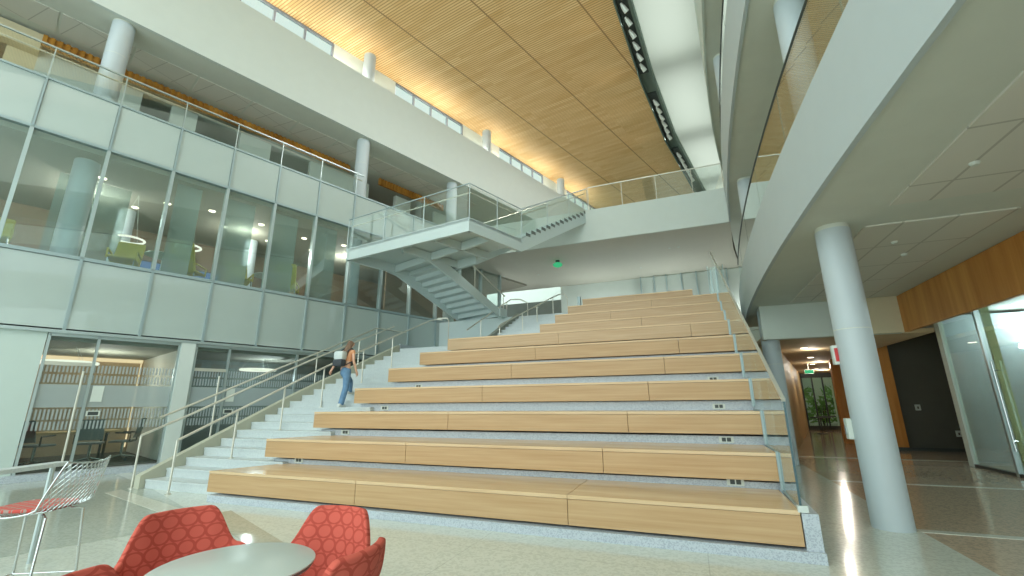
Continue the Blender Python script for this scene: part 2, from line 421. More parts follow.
for (y0,x0),(y1,x1) in zip(edge, edge[1:]):
    mb.prism([(x0+.5,y0),(x0+.62,y0),(x1+.62,y1),(x1+.5,y1)], 16.6, 17.62)
struct('trim_3', mb, M_white, 'white upstand along the rooflight')
# solid roof over everything else
struct('ceiling', MB().prism([F(-16.2,-6)]+[(x+.6,y) for y,x in edge]+[F(-16.2,36)], 17.64, 17.9), M_white, 'roof deck above the wood ceiling')

# ---------------------------------------------------------------- right hand floors
def slab(fn, z0, z1, y0, y1, xr, n=26):
    mb = MB(); P = [(fn(y0+(y1-y0)*i/n), y0+(y1-y0)*i/n) for i in range(n+1)]
    return mb.prism(P+[(xr,y1),(xr,y0)], z0, z1)
def fasc(fn, z0, z1, y0, y1, n=26, t=.06):
    mb = MB(); P = [(fn(y0+(y1-y0)*i/n), y0+(y1-y0)*i/n) for i in range(n+1)]
    return mb.prism(P+[(x+t,y) for x,y in P[::-1]], z0, z1)
struct('floor', slab(lambda y: ex2(y)+.03, 3.92, 4.98, -6, 16.45, 13), M_soffit, 'right hand second storey slab and its grey soffit')
struct('trim_4', fasc(ex2, 3.88, 5.02, -6, 16.45), M_fasciaR, 'white curved edge of the right hand second storey', 'fascia')
struct('floor', slab(lambda y: ex3(y)+.03, 7.77, 9.0, -6, 30, 13), M_soffit, 'right hand third storey slab and its grey soffit')
struct('trim_5', fasc(ex3, 7.73, 9.1, -6, 16.45), M_fasciaR, 'white curved edge of the right hand third storey', 'fascia')
struct('floor', slab(lambda y: ex4(y)+.03, 12.1, 12.5, -6, 38, 13), M_soffit, 'grey soffit under the right hand roof')
struct('trim_6', fasc(ex4, 12.06, 17.62, -6, 38, 36), M_white, 'tall white wall beside the rooflight', 'wall')
# L1 soffit details
struct('ceiling', MB().box((2.56,7.3,3.90),(4.22,12.6,3.93)), M_tileR, 'tiled ceiling field behind the round column')
struct('ceiling', MB().box((2.6,-3,3.90),(4.7,6.55,3.93)), M_tileR, 'tiled ceiling field in front of the round column')
struct('trim_7', MB().box((1.9,12.9,3.05),(4.8,13.1,3.93)), M_white, 'white bulkhead where the ceiling drops', 'bulkhead')
struct('ceiling', MB().prism([(1.9,13.1),(5.45,13.1),(5.45,18.0),(8.2,20.0),(8.2,30),(1.9,30)],3.05,3.15), M_beige, 'low beige ceiling of the corridor')
struct('trim_8', MB().box((4.2,12.85,3.05),(4.8,12.9,3.92)), M_cream, 'cream spot-lit end of the bulkhead beside the wood panelling', 'bulkhead')  # cream colour stands for spot light falling on the white bulkhead
struct('ceiling', MB().prism([(6.05,-4),(12,-4),(12,18.8),(5.45,18.8),(5.45,13.12),(6.05,13.12)],3.7,3.78), M_white, 'white ceiling strip behind the wood fascia')
struct('wall_right', MB().box((4.8,-4,3.05),(4.88,12.86,3.91)), M_woodv, 'honey wood fascia above the glass front on the right')
struct('wall_right', MB().box((11.5,-6,0),(11.7,38,17.6)), M_white, 'far right wall')
struct('wall_right', MB().box((6.15,18.2,0),(11.5,18.4,3.7)), M_darkwall, 'charcoal wall beyond the glass front')
struct('wall_right', MB().box((5.47,17.95,0),(6.15,18.4,3.7)), M_woodv, 'wood panel beside the charcoal wall')
struct('baseboard_right', MB().box((5.45,17.93,0),(11.4,17.95,.1)), M_dark, 'dark base of the charcoal wall')
struct('wall_left', MB().prism([(1.35,14.7),(2.45,14.7),(5.95,30),(1.35,30)],0,3.05), M_woodtan, 'tan wood wall of the corridor under the tiers')
struct('wall_right', MB().box((7.5,20.5,0),(7.7,30,3.05)), M_woodtan, 'tan right wall of the corridor')
struct('wall_back', MB().prism([(-24,38.2),(13,38.2),(13,38.5),(-24,38.5)], 0, 17.6), M_white, 'white far wall')
struct('wall_back', MB().box((7.4,30,0),(12,30.2,3.1)), M_white, 'corridor end return')
struct('wall_right', MB().box((2.7,17.3,L2),(7.5,17.5,7.77)), M_white, 'white wall beside the bridge on the right')
# upper right rooms: white back walls
struct('wall_right', MB().box((7.5,-6,5.0),(7.7,30,7.77)), M_white, 'back wall of the right hand second storey')
struct('wall_right', MB().box((7.5,-6,9.0),(7.7,36,12.1)), M_white, 'back wall of the right hand third storey')

# L1 glass front on the right (x = 6)
gr = empty('office_storefront', (6,10,0), 0, 'tall glass office front with a door under the wood fascia', 'glass front')
for y0,y1 in ((14.1,12.62),(12.55,10.9),(10.85,9.4),(9.35,7.9),(7.85,6.2),(6.15,4.2)):
    MB().box((6.0,y0,.06),(6.012,y1,3.85)).build('glass_pane', M_pane, gr)
for y,w,mt in ((14.2,.2,M_white),(12.58,.07,M_alu),(10.87,.07,M_alu),(9.37,.07,M_alu),(7.87,.07,M_alu),(6.17,.07,M_alu)):
    MB().box((5.96,y-w/2,0),(6.06,y+w/2,3.88)).build('mullion', mt, gr)
MB().box((5.97,4.2,0),(6.05,14.1,.06)).build('base_rail', M_dark, gr)
h = MB(); h.tube([(5.93,12.35,.5),(5.93,12.35,2.3)], .018); h.tube([(5.93,12.35,.7),(6.0,12.35,.7)], .012); h.tube([(5.93,12.35,2.1),(6.0,12.35,2.1)], .012)
h.build('door_handle', M_chrome, gr)
r = MB().box((5.94,11.5,1.25),(5.99,11.68,1.5)).build('card_reader', M_white, gr)
MB().box((5.935,11.54,1.33),(5.945,11.64,1.45)).build('reader_face', M_dark, r)
struct('wall_right', MB().box((9.5,4,0),(9.6,18.2,3.6)), plain('office_wall',(170,182,182),.7), 'grey wall inside the glass office')
struct('wall_right', MB().box((6.45,10.9,0),(6.6,11.1,3.6)), plain('pale_green_paint',(176,190,140),.7), 'pale green pier inside the glass office')
struct('wall_right', MB().box((6.45,13.3,0),(6.6,13.5,3.6)), plain('pale_green_paint_b',(176,190,140),.7), 'pale green pier nearest the charcoal wall')
struct('wall_right', MB().box((6.2,14.5,0),(9.5,14.6,3.6)), plain('office_screen_grey',(150,166,170),.5), 'blue grey partition inside the glass office')
# sockets on charcoal wall
for (x,z,l) in ((6.6,1.2,'white switch plate on the charcoal wall, upper one'),(7.45,.42,'small white plate low on the charcoal wall')):
    o = MB().box((x,18.17,z),(x+.14,18.2,z+.18)).build('wall_plate', M_white, None, bevel=.006); tag(o, l, 'plate')
    MB().box((x+.05,18.165,z+.05),(x+.09,18.172,z+.12)).build('switch', M_darkwall, o)

# corridor end: bright glazing, greenery, a wood post, tables
struct('window_2', MB().box((5.95,29.9,.2),(7.45,29.93,2.85)), glass('corridor_glass',(.9,.98,.88),.6), 'bright glazing at the end of the corridor', 'window')
w = MB()
for x in (5.95,6.45,6.95,7.45): w.box((x-.03,29.8,0),(x+.03,29.9,2.9))
w.box((5.9,29.8,2.8),(7.5,29.9,3.05)); w.box((5.9,29.8,0),(7.5,29.9,.2))
struct('trim_9', w, M_dark, 'dark frame of the corridor end glazing', 'window frame')
post = MB().box((5.1,20.3,0),(5.6,20.5,3.05)); struct('trim_10', post, M_woodv, 'orange wood post standing in the corridor', 'post')
def shrub(x,y,z,s,label,seed):
    rnd = random.Random(seed)
    root = empty('shrub', (x,y,z), 0, label, 'shrub')
    m = MB()
    for i in range(130):
        a=rnd.uniform(0,2*PI); rr=rnd.uniform(0,1)**.5*s*.5; h=rnd.uniform(.15,1)*s
        p=Vector((x+math.cos(a)*rr*(1.1-h/s*.5), y+math.sin(a)*rr*(1.1-h/s*.5), z+h)); d=Vector((rnd.uniform(-1,1),rnd.uniform(-1,1),rnd.uniform(-.3,1))).normalized()*s*.13; e=d.orthogonal().normalized()*s*.045
        q=[m.bm.verts.new(v) for v in (p-d,p+e,p+d,p-e)]; m.bm.faces.new(q)
    m.build('foliage', M_plant, root)
    m = MB()
    for i in range(4): m.tube([(x,y,z),(x+rnd.uniform(-.15,.15)*s,y+rnd.uniform(-.15,.15)*s,z+s*.7)], .02*s)
    m.build('stem', M_dark, root)
for i,(x,h) in enumerate(((5.6,1.7),(6.5,2.3),(7.5,1.6),(8.4,2.4))): shrub(x,33.5,0,h,'green shrub outside the corridor window, %s' % ('leftmost','second from left','third from left','rightmost')[i], i)
for i,(x,y) in enumerate(((5.7,26.0),(6.4,28.0))):
    t = empty('cafe_table', (x,y,0), 0, 'dark round cafe table in the corridor, %s' % ('nearer','farther')[i], 'table')
    MB().lathe([(0,.02),(.42,.02),(.43,0),(.42,-.02),(0,-.02)], 24, (x,y), .74).build('tabletop', M_dark, t)
    MB().tube([(x,y,.03),(x,y,.72)], .03).build('leg', M_dark, t)
    MB().lathe([(0,.03),(.22,.02),(.24,0),(0,0)], 20, (x,y), 0).build('base', M_dark, t)
for i,(x,y) in enumerate(((3.3,15.5),(4.2,19.0),(5.0,22.5),(5.9,26),(4.6,16.0),(5.7,21.5),(6.6,25))):
    o = MB().lathe([(0,0),(.09,0),(.1,.012),(0,.012)], 16, (x,y), 3.038).build('downlight', M_lamp)
    tag(o, 'round downlight in the corridor ceiling, %s row, %s' % ('left' if i<4 else 'right', ('nearest','second','third','farthest')[i if i<4 else i-4]), 'downlight', 'corridor downlights')
# green exit sign, corridor
ex = MB().box((4.55,22.0,2.62),(4.9,22.03,2.8)).build('exit_sign', M_white); tag(ex,'green exit sign hanging in the corridor','sign')
MB().box((4.57,21.99,2.64),(4.88,22.0,2.78)).build('sign_face', M_green, ex); MB().box((4.71,22.0,2.8),(4.74,22.03,3.05)).build('bracket', M_white, ex)

# ---------------------------------------------------------------- columns
def column(x, y, z0, z1, r, label, group):
    root = empty('column', (x,y,z0), 0, label, 'column', group)
    MB().lathe([(0,0),(r,0),(r,z1-z0-.06),(0,z1-z0-.06)], 40, (x,y), z0).build('shaft', M_col, root, True)
    MB().lathe([(0,0),(r*.97,0),(r*.97,.06),(0,.06)], 40, (x,y), z1-.06).build('shadow_joint', M_soffit, root, True)
    if z1-z0 > 2.6: MB().lathe([(r,0),(r+.002,.003),(r+.002,.009),(r,.012)], 40, (x,y), z0+(z1-z0)*.62).build('seam', M_soffit, root)
    return root
c1 = column(2.13,7.2,0,3.92,.213,'tall round white column standing on the floor at the right','right columns')
column(2.1,13.3,0,3.92,.213,'round white column beyond the glass balustrade, at the corridor mouth','right columns')
column(2.1,6.95,4.98,7.77,.213,'round column on the second storey behind the curved glass guard, nearer the viewer','right upper columns')
column(2.1,13.3,4.98,7.77,.213,'round column on the second storey near the bridge','right upper columns')
column(2.1,.9,0,3.92,.213,'round column right beside the viewer','right columns')
column(1.95,13.3,9.0,12.1,.213,'topmost column under the right hand roof','right upper columns')
column(2.1,6.9,9.0,12.1,.213,'column of the third storey on the right','right upper columns')
for k,a in enumerate((.61,8.22,13.07)):
    w = ('nearest','middle','farthest')[k]; x,y = F(-15.0,a)
    column(x,y,9.08,12.05,.255,'round white column on the third storey gallery, %s' % w,'gallery columns')
    column(x,y,4.9,7.7,.255,'round white column behind the second storey glass, %s' % w,'columns behind the glass')
for k,a in enumerate((.75,8.22,15.6,22.88)):
    x,y = F(-15.1,a); column(x,y,14.68,16.3,.25,'short column stub under the wood ceiling, %s' % ('nearest','second','third','farthest')[k],'clerestory columns')
for k,a in enumerate((1.9,5.6)):
    x,y = F(-18.0,a); column(x,y,4.9,7.7,.22,'slimmer column deep behind the second storey glass, %s' % ('left','right')[k],'columns behind the glass')
# fittings on the near column
bx = MB().box((1.86,7.2,1.02),(1.93,7.32,1.28)).build('pull_station', M_white, None, bevel=.008); tag(bx,'small white box fixed to the tall round column','wall box')
MB().box((1.85,7.23,1.08),(1.86,7.29,1.18)).build('cover', M_alu, bx)
bx = MB().box((1.86,7.2,1.98),(1.94,7.3,2.24)).build('alarm_strobe', M_white, None, bevel=.01); tag(bx,'white alarm unit with a red face on the tall round column','alarm')
MB().box((1.88,7.192,2.02),(1.93,7.2,2.2)).build('red_face', plain('alarm_red',(190,50,50),.4), bx)
# ceiling fittings on the right soffit
for i,(x,y) in enumerate(((3.2,8.2),(3.6,9.0),(2.9,10.2),(3.0,5.6))):
    o = MB().lathe([(0,-.025),(.035,-.022),(.045,0),(.05,.02),(0,.02)], 16, (x,y), 3.89).build('smoke_detector', M_white); tag(o,'small round ceiling fitting on the right soffit, %s' % ('left of pair','right of pair','beyond the pair','in the nearer tiled field')[i],'detector')

# ---------------------------------------------------------------- bridge and far second storey
struct('floor', MB().prism([(-18,16.53),(1.95,16.53),(2.3,19.7),(2.85,22.9),(-18,22.9)], 7.76, L3-.01), plain('bridge_soffit',(196,194,180),.8,var=.01), 'bridge slab with a pale beige soffit')
struct('trim_11', MB().prism([(-8.8,16.45),(1.9,16.45),(1.9,16.53),(-8.8,16.53)], 7.74, L3+.03), M_fascia, 'white front edge of the bridge', 'fascia')
struct('floor', MB().prism([(-16,15.96),(-6.05,15.96),(-6.05,17.2),(1.7,17.2),(3.2,30),(-16,30)], 4.45, L2), M_terr, 'second storey floor behind the tiers')
struct('trim_12', MB().box((-11.5,15.9,3.3),(-6.1,15.96,L2)), M_steel, 'pale blue white wall below the second storey landing', 'wall')
struct('wall_back', MB().box((-6.1,22.9,L2),(-1.8,23.1,7.77)), M_white, 'white wall behind the top of the tiers')
gw = empty('glass_wall', (0,22.6,L2), 0, 'bright glazed wall with thin dark mullions behind the top tier', 'glass wall')
xs = [-1.8,-1.15,-.56,.15,.85,1.5,2.2,2.9]
for a,b in zip(xs, xs[1:]): MB().box((a+.02,22.7,L2+.05),(b-.02,22.72,7.72)).build('glass_pane', glass('white_back_painted_%d' % int(a*100),(.9,.95,.93),.8,.05,.5,(222,228,222)), gw)
for a in xs: MB().box((a-.025,22.62,L2),(a+.025,22.74,7.75)).build('mullion', M_mull, gw)
struct('wall_back', MB().box((-1.8,23.6,L2),(7.5,23.8,7.77)), M_white, 'white wall behind the glazed screen')
struct('wall_back', MB().box((-14,26,L2),(-6.1,26.2,7.77)), M_intgrey, 'shaded wall at the back of the stair lobby')
o = MB().lathe([(0,0),(.2,0),(.2,.25),(0,.25)],6,(-8.9,23.5),L2).build('planter', M_white); tag(o,'white planter in the stair lobby','planter')
shrub(-8.9,23.5,L2+.25,.9,'green plant in the stair lobby',9)
# round green exit disc under bridge
gx,gy = -5.0,18.4
es = empty('exit_sign', (gx,gy,7.77), 0, 'round green exit marker hanging under the bridge', 'sign')
MB().lathe([(0,0),(.1,0),(.1,.12),(0,.12)],16,(gx,gy),7.65).build('bracket', M_dark, es)
m = MB(); m.lathe([(0,-.1),(.12,-.085),(.2,-.03),(.22,.03),(.14,.1),(0,.1)],20,(gx,gy),7.55); m.build('sign_body', M_green, es, True)
# white device plates on bridge soffit
for i,(x,y) in enumerate(((-.2,18.6),(.15,18.6),(-1.6,21.0),(-6.5,20.2),(-8.2,19.8))):
    o = MB().lathe([(0,-.02),(.05,-.02),(.06,0),(0,0)],12,(x,y),7.768).build('sprinkler', M_white); tag(o,'tiny white fitting on the bridge soffit, %s' % ('left one of the close pair','right one of the close pair','near the tiers','left of the green marker','farthest left')[i],'sprinkler')

# ================================================================= LEFT GLASS FRONT
cw = empty('curtain_wall', F(NF,4,0), 0, 'long glass front of the left storeys with frosted lower panels', 'glass front')
am = [(.63+.95*k)*1.42 for k in range(-8, 12)]
for a0,a1 in zip(am, am[1:]):
    m = MB(); fbox(m, NF-.05, NF-.01, a0+.03, a1-.03, 3.24, 4.86); m.build('spandrel_panel', M_spand, cw)
    m = MB(); fbox(m, NF-.04, NF-.025, a0+.03, a1-.03, 4.95, 7.78); m.build('glass_pane', M_pane, cw)
    m = MB(); fbox(m, NF-.05, NF-.01, a0+.03, a1-.03, 7.86, 9.12); m.build('spandrel_panel', M_spand, cw)
for a in am:
    m = MB(); fbox(m, NF-.08, NF+.035, a-.03, a+.03, 3.2, 4.9); fbox(m, NF-.08, NF+.035, a-.022, a+.022, 7.82, 9.15); m.build('mullion', M_mull, cw)
    m = MB(); fbox(m, NF-.16, NF+.03, a-.035, a+.035, 4.9, 7.82); m.build('mullion', M_alu, cw)
m = MB(); fbox(m, NF-.1, NF+.03, am[0], am[-1], 4.87, 4.95); fbox(m, NF-.1, NF+.03, am[0], am[-1], 7.79, 7.86); fbox(m, NF-.1, NF+.03, am[0], am[-1], 9.12, 9.17)
m.build('transom', M_mull, cw)
m = MB(); fbox(m, NF-.12, NF+.06, am[0], am[-1], 3.13, 3.2); m.build('bottom_rail', M_alu, cw)
# slabs behind
m = MB(); fbox(m, NF-.12, -24, -12, 18, 3.25, 4.88); struct('floor', m, M_intgrey, 'left second storey slab')
m = MB(); fbox(m, NF-.12, -24, -12, 18, 7.66, 9.1); struct('floor', m, plain('left_soffit',(150,148,134),.8,var=.03), 'left third storey slab')
# inside second storey
m = MB(); fbox(m, -19.8, -20, -12, 16.5, 4.88, 7.66); struct('wall_left', m, M_interior, 'brown wall deep inside the second storey')
m = MB(); fbox(m, -17.3, -17.4, 11.2, 18, 4.88, 7.66); struct('wall_left', m, M_interior, 'brown partition inside the second storey')
for i,(a,w) in enumerate(((-1.6,.55),(.95,1.5),(2.75,.6),(4.1,.8),(5.45,.8),(6.8,.9))):
    m = MB(); o_=-1.6 if i==1 else 0; fbox(m, NF-.35+o_, NF-.36+o_, a-w/2, a+w/2, 4.9, 7.64); tag(m.build('sheer_screen', M_sheer), 'pale see-through screen behind the second storey glass, number %d from the left' % (i+1), 'screen', 'pale screens behind the second storey glass')
for i,(n,a) in enumerate([(-15.8,1.0),(-16.4,2.6),(-16,3.7),(-17.2,4.4),(-16,5.2),(-17.5,6.0),(-16.2,6.8),(-17.3,7.6),(-15.8,8.2),(-16.6,9.2),(-15.7,10),(-17.5,2.0),(-17.6,9.6)]):
    x,y = F(n,a); o = MB().lathe([(0,0),(.085,0),(.1,.015),(0,.015)],14,(x,y),7.642).build('downlight', M_lamp); tag(o,'downlight in the second storey ceiling behind the glass','downlight','second storey downlights')
# L2 furniture
def lounge_chair():
    r = empty('lounge_chair')
    m = MB(); m.extr([(-.3,-.28,.36),(-.3,.32,.42),(-.3,.34,.48),(-.3,-.28,.46)], (.6,0,0)); m.build('seat', M_yellow, r, bevel=.03)
    m = MB(); m.extr([(-.3,-.26,.42),(-.3,-.62,1.12),(-.3,-.74,1.16),(-.3,-.4,.36)], (.6,0,0)); m.build('backrest', M_yellow, r, bevel=.03)
    for sx in (-.3,.3):
        m = MB(); m.tube([(sx,-.35,.62),(sx,.3,.64)], .025); m.tube([(sx,.3,.64),(sx,.28,.4)], .022); m.build('armrest', M_yellow, r)
    for sx in (-.26,.26):
        for sy in (-.3,.28):
            m = MB(); m.tube([(sx,sy,.4),(sx*1.1,sy*1.15,0)], .016); m.build('leg', M_chrome, r)
    return r
proto = lounge_chair()
spots = [(-15.3,-.6,-1.9,'far left, beside the large round column'),(-15.25,1.75,-2.2,'just right of the large round column'),(-15.3,3.25,.6,'turned away beside the ring shaped lamp'),(-15.2,4.55,-2.0,'near the second white table'),(-15.25,6.05,.7,'closest to the stair landing')]
for i,(n,a,rz,lb) in enumerate(spots):
    o = proto if i==0 else copy_tree(proto)
    x,y = F(n,a); o.location=(x,y,4.88); o.rotation_euler=(0,0,rz)
    tag(o,'yellow lounge chair behind the glass, '+lb,'chair','yellow lounge chairs')
def ltable():
    r = empty('side_table')
    MB().lathe([(0,.02),(.42,.02),(.43,0),(0,-.01)],28,(0,0),.72).build('tabletop', M_table, r)
    MB().tube([(0,0,.02),(0,0,.72)],.03).build('leg', M_white, r)
    MB().lathe([(0,.025),(.2,.01),(.22,0),(0,0)],20).build('base', M_white, r)
    return r
pt = ltable()
for i,(n,a,lb) in enumerate(((-15.1,2.55,'left of the two tables at the glass'),(-15.1,5.3,'right of the two tables at the glass'),(-16.6,3.2,'farther inside'))):
    o = pt if i==0 else copy_tree(pt); x,y = F(n,a); o.location=(x,y,4.88); tag(o,'round white table inside the second storey, '+lb,'table','round tables behind the glass')
for i,(n,a) in enumerate(((-15.9,3.2),(-16.4,1.9))):
    x,y = F(n,a); z=6.25
    r = empty('ring_pendant',(x,y,z),0,'white ring pendant lamp behind the second storey glass, %s one' % ('right','left')[i],'lamp')
    MB().tube([(x+.36*math.cos(t*PI/14),y+.36*math.sin(t*PI/14),z) for t in range(28)],.03,8,True).build('ring', M_ring, r)
    m=MB()
    for t in range(3): m.tube([(x+.36*math.cos(t*2.094),y+.36*math.sin(t*2.094),z),(x,y,7.66)],.004,5)
    m.build('cable', M_white, r)
for i,a in enumerate((-2.6,2.6,4.2)):
    m=MB(); fbox(m,-18.6,-18.65,a-.7,a+.7,5.6,6.3); o=m.build('wall_screen', M_dark); tag(o,'bluish screen deep behind the second storey glass, %s' % ('left','middle','right')[i],'screen')
    m=MB(); fbox(m,-18.58,-18.6,a-.65,a+.65,5.65,6.25); m.build('display', M_blue, o)
    m=MB(); fbox(m,-18.61,-18.64,a-.05,a+.05,4.88,5.6); m.build('stand', M_dark, o)

# third storey guard rail
gg = empty('glass_guardrail', F(NF,4,9.1), 0, 'clear glass guardrail with a slim rail along the third storey', 'guardrail')
for a0,a1 in zip(am, am[1:]):
    if a1 > 8.1: continue
    m = MB(); fbox(m, NF-.04, NF-.028, a0+.015, a1-.015, 9.17, 9.98); m.build('glass_panel', M_guard, gg)
for a in am:
    if a > 8.1: continue
    m = MB(); fbox(m, NF-.06, NF-.01, a-.012, a+.012, 9.15, 10.0); m.build('post', M_alu, gg)
m = MB(); m.beam(F(NF-.03,am[0],10.02), F(NF-.03,7.95,10.02), .05, .035); m.build('top_rail', M_alu, gg)
m = MB(); m.tube([F(NF-.16,am[0],9.88), F(NF-.16,7.95,9.88)], .022); m.build('handrail', M_steelst, gg)
m = MB(); fbox(m, NF-.045, NF-.02, 10.4, 17.9, 9.05, 10.02); tag(m.build('gallery_guardrail', M_guard), 'glass guard along the gallery beyond the stair landing','guardrail')
# third storey wall
M_gold = wood('golden_slats',(206,150,66),(160,104,34),(2,2,.3),groove=None)
m = MB(); fbox(m,-17.4,-17.6,-.85,1.55,9.08,11.62); fbox(m,-17.4,-17.6,-.85,8.9,11.6,11.66); fbox(m,-17.4,-17.6,2.35,3.1,9.08,11.62); fbox(m,-17.4,-17.6,4.5,5.6,9.08,11.62); fbox(m,-17.4,-17.6,7.2,10,9.08,11.62); fbox(m,-17.4,-17.6,11.5,12.4,9.08,11.62); fbox(m,-17.4,-17.6,14,18,9.08,11.62)
struct('wall_left', m, M_white, 'white piers of the third storey wall')
m = MB(); fbox(m,-19.6,-19.7,-12,18,9.08,12.03); struct('wall_left', m, M_interior, 'brown wall behind the third storey openings')
def slats(a0,a1):
    m = MB(); fbox(m,-17.05,-17.12,a0,a1,11.62,11.95)
    k=int((a1-a0)/.16)
    for q in range(k): fbox(m,-17.0,-17.05,a0+q*.16,a0+q*.16+.09,11.62,11.95)
    return m
struct('trim_13', slats(-.85,8.8), M_gold, 'golden wood slat band on the third storey, longer left run', 'wood band')
struct('trim_13', slats(10.3,14.3), M_gold, 'golden wood slat band on the third storey, right run', 'wood band')
m = MB(); fbox(m,-17.05,-17.4,-.85,-12,11.4,11.95); struct('trim_14', m, M_cream, 'cream lit bulkhead at the far left of the third storey', 'bulkhead')
m = MB(); fbox(m,-17.5,-17.55,-4.6,-1.6,9.4,11.0); struct('window_3', m, plain('grey_blind',(112,120,112),.8), 'grey shaded window at the far left of the third storey', 'window')
m = MB(); fbox(m,-17.4,-17.6,-12,-4.6,9.08,11.4); fbox(m,-17.4,-17.6,-1.45,-.85,9.08,11.4); struct('wall_left', m, M_cream, 'cream wall around the grey shaded window')
# upper band, its soffit
m = MB(); fbox(m,-14.6,-14.7,-12,34,12.02,14.72); struct('trim_15', m, M_fascia, 'tall white band below the clerestory windows', 'fascia')
m = MB(); fbox(m,-14.7,-20,-12,34,12.03,12.2); struct('ceiling', m, M_soffit, 'grey ceiling of the third storey gallery')
for i in range(11):
    m = MB(); a=-2.2+i*1.62; fbox(m,-15.75,-16.75,a,a+1.55,12.015,12.03); struct('ceiling', m, M_tileL, 'square ceiling panel of the gallery, number %d' % (i+1))
m = MB(); fbox(m,-14.71,-15.6,-12,34,14.6,14.7); struct('floor', m, M_white, 'ledge on top of the tall white band')
# clerestory
def windows(a0, a1, k, lb, num):
    w = (a1-a0)/k
    for i in range(k):
        g = MB(); fbox(g,-15.62,-15.63,a0+i*w+.06,a0+(i+1)*w-.04,14.72,16.16)
        o = struct('window_%d' % (num+i), g, M_skyg, 'bright clerestory pane %d of the %s group' % (i+1, lb), 'window')
        g = MB(); fbox(g,-15.58,-15.68,a0+(i+1)*w-.05,a0+(i+1)*w+.03,14.72,16.2); fbox(g,-15.58,-15.68,a0+i*w,a0+(i+1)*w,16.16,16.26)
        g.build('frame', plain('clerestory_frame_%d'%(num+i),(126,134,142),.5), o)
gaps = []
groups = [(-5.0,-.9,'nearest'),(2.15,6.8,'second'),(9.9,14.2,'third'),(17.2,21.5,'fourth'),(24.4,28.8,'farthest')]
num = 4
prev = -12
wl = MB()
for a0,a1,lb in groups:
    windows(a0,a1,4,lb,num); num += 4
    fbox(wl,-15.6,-15.8,prev,a0,14.7,16.3); prev = a1+.03
fbox(wl,-15.6,-15.8,prev,34,14.7,16.3)
struct('wall_left', wl, M_white, 'white wall between the clerestory windows')

# ================================================================= GROUND FLOOR LEFT
m = MB(); fbox(m,NF-.02,NF-.3,-12,.66,0,3.14); struct('wall_left', m, plain('pale_wall',(184,200,194),.5,var=.01), 'pale wall left of the glass meeting room')
m = MB(); fbox(m,NF+.05,NF-.3,3.14,3.46,0,3.14); struct('wall_left', m, M_fascia, 'white pier between the two glass meeting rooms')
m = MB(); fbox(m,NF+.04,NF-.2,-12,14,0,.14); struct('baseboard_left', m, M_terr, 'low pale kerb below the glass rooms')
m = MB(); fbox(m,NF-.2,-24,-12,16,.14,.16); struct('floor', m, M_carpet, 'dark carpet of the meeting rooms')
m = MB(); fbox(m,NF-.2,-24,-12,16,2.98,3.1); struct('ceiling', m, plain('room_ceiling',(150,150,136),.8), 'ceiling of the meeting rooms')
m = MB(); fbox(m,-18.6,-18.8,-12,3.3,.16,3.0); struct('wall_left', m, plain('warm_wall',(176,160,134),.7), 'warm lit back wall of the meeting room')
M_panelw = wood('white_ash_panel',(222,222,212),(206,204,194),(1.2,1.2,.2),groove=None)
m = MB(); fbox(m,NF-.25,-18.7,3.2,3.32,.16,3.0); struct('wall_right', m, M_panelw, 'pale panelled side wall of the meeting room')
m = MB(); fbox(m,-17.2,-17.4,3.4,16,.16,3.0); struct('wall_left', m, M_intgrey, 'grey back wall of the second meeting room')
m = MB(); fbox(m,-18.45,-18.55,-6,3.15,2.86,2.96); o=m.build('cove_lamp', M_cove); tag(o,'warm strip light at the top of the meeting room wall','lamp')
m = MB(); m.tube([F(-18.5,3.12,.3),F(-18.5,3.12,2.85)],.02); o=m.build('cove_lamp', M_cove); tag(o,'upright warm light in the corner of the meeting room','lamp')
def store(a0, a1, am_, label, hbar):
    r = empty('storefront', F(NF,(a0+a1)/2,.14), 0, label, 'glass front')
    A = [a0]+am_+[a1]
    for p,q in zip(A,A[1:]):
        m = MB(); fbox(m,NF-.06,NF-.05,p+.02,q-.02,.18,3.05); m.build('glass_pane', M_frit, r)
    for p in A:
        m = MB(); fbox(m,NF-.1,NF,p-.025,p+.025,.14,3.13); m.build('mullion', M_alu, r)
    m = MB(); fbox(m,NF-.1,NF,a0,a1,3.06,3.13); m.build('head_rail', M_alu, r)
    m = MB(); fbox(m,NF-.09,NF-.01,a0,am_[0],2.42,2.5); m.build('door_head', M_steelst, r)
    x,y = F(NF+.05,hbar); m = MB(); m.tube([(x,y,.3),(x,y,2.3)],.022); m.tube([(x,y,.6),F(NF-.05,hbar,.6)],.012); m.tube([(x,y,2.1),F(NF-.05,hbar,2.1)],.012); m.build('door_handle', M_steelst, r)
    m = MB(); fbox(m,NF-.04,NF-.03,am_[0]+.08,am_[0]+.28,1.62,1.98); m.build('room_sign', M_white, r)
    m = MB(); fbox(m,NF-.04,NF-.02,am_[0]+.06,am_[0]+.3,1.3,1.42); s=m.build('booking_panel', M_white, r)
    m = MB(); fbox(m,NF-.02,NF-.016,am_[0]+.09,am_[0]+.27,1.32,1.4); m.build('display', M_dark, s)
store(.7,3.12,[1.53],'glass front of the left meeting room with striped frosted bands',1.38)
store(3.5,9.6,[4.3,6.2,7.8],'glass front of the meeting room beside the stairs with striped frosted bands',4.12)
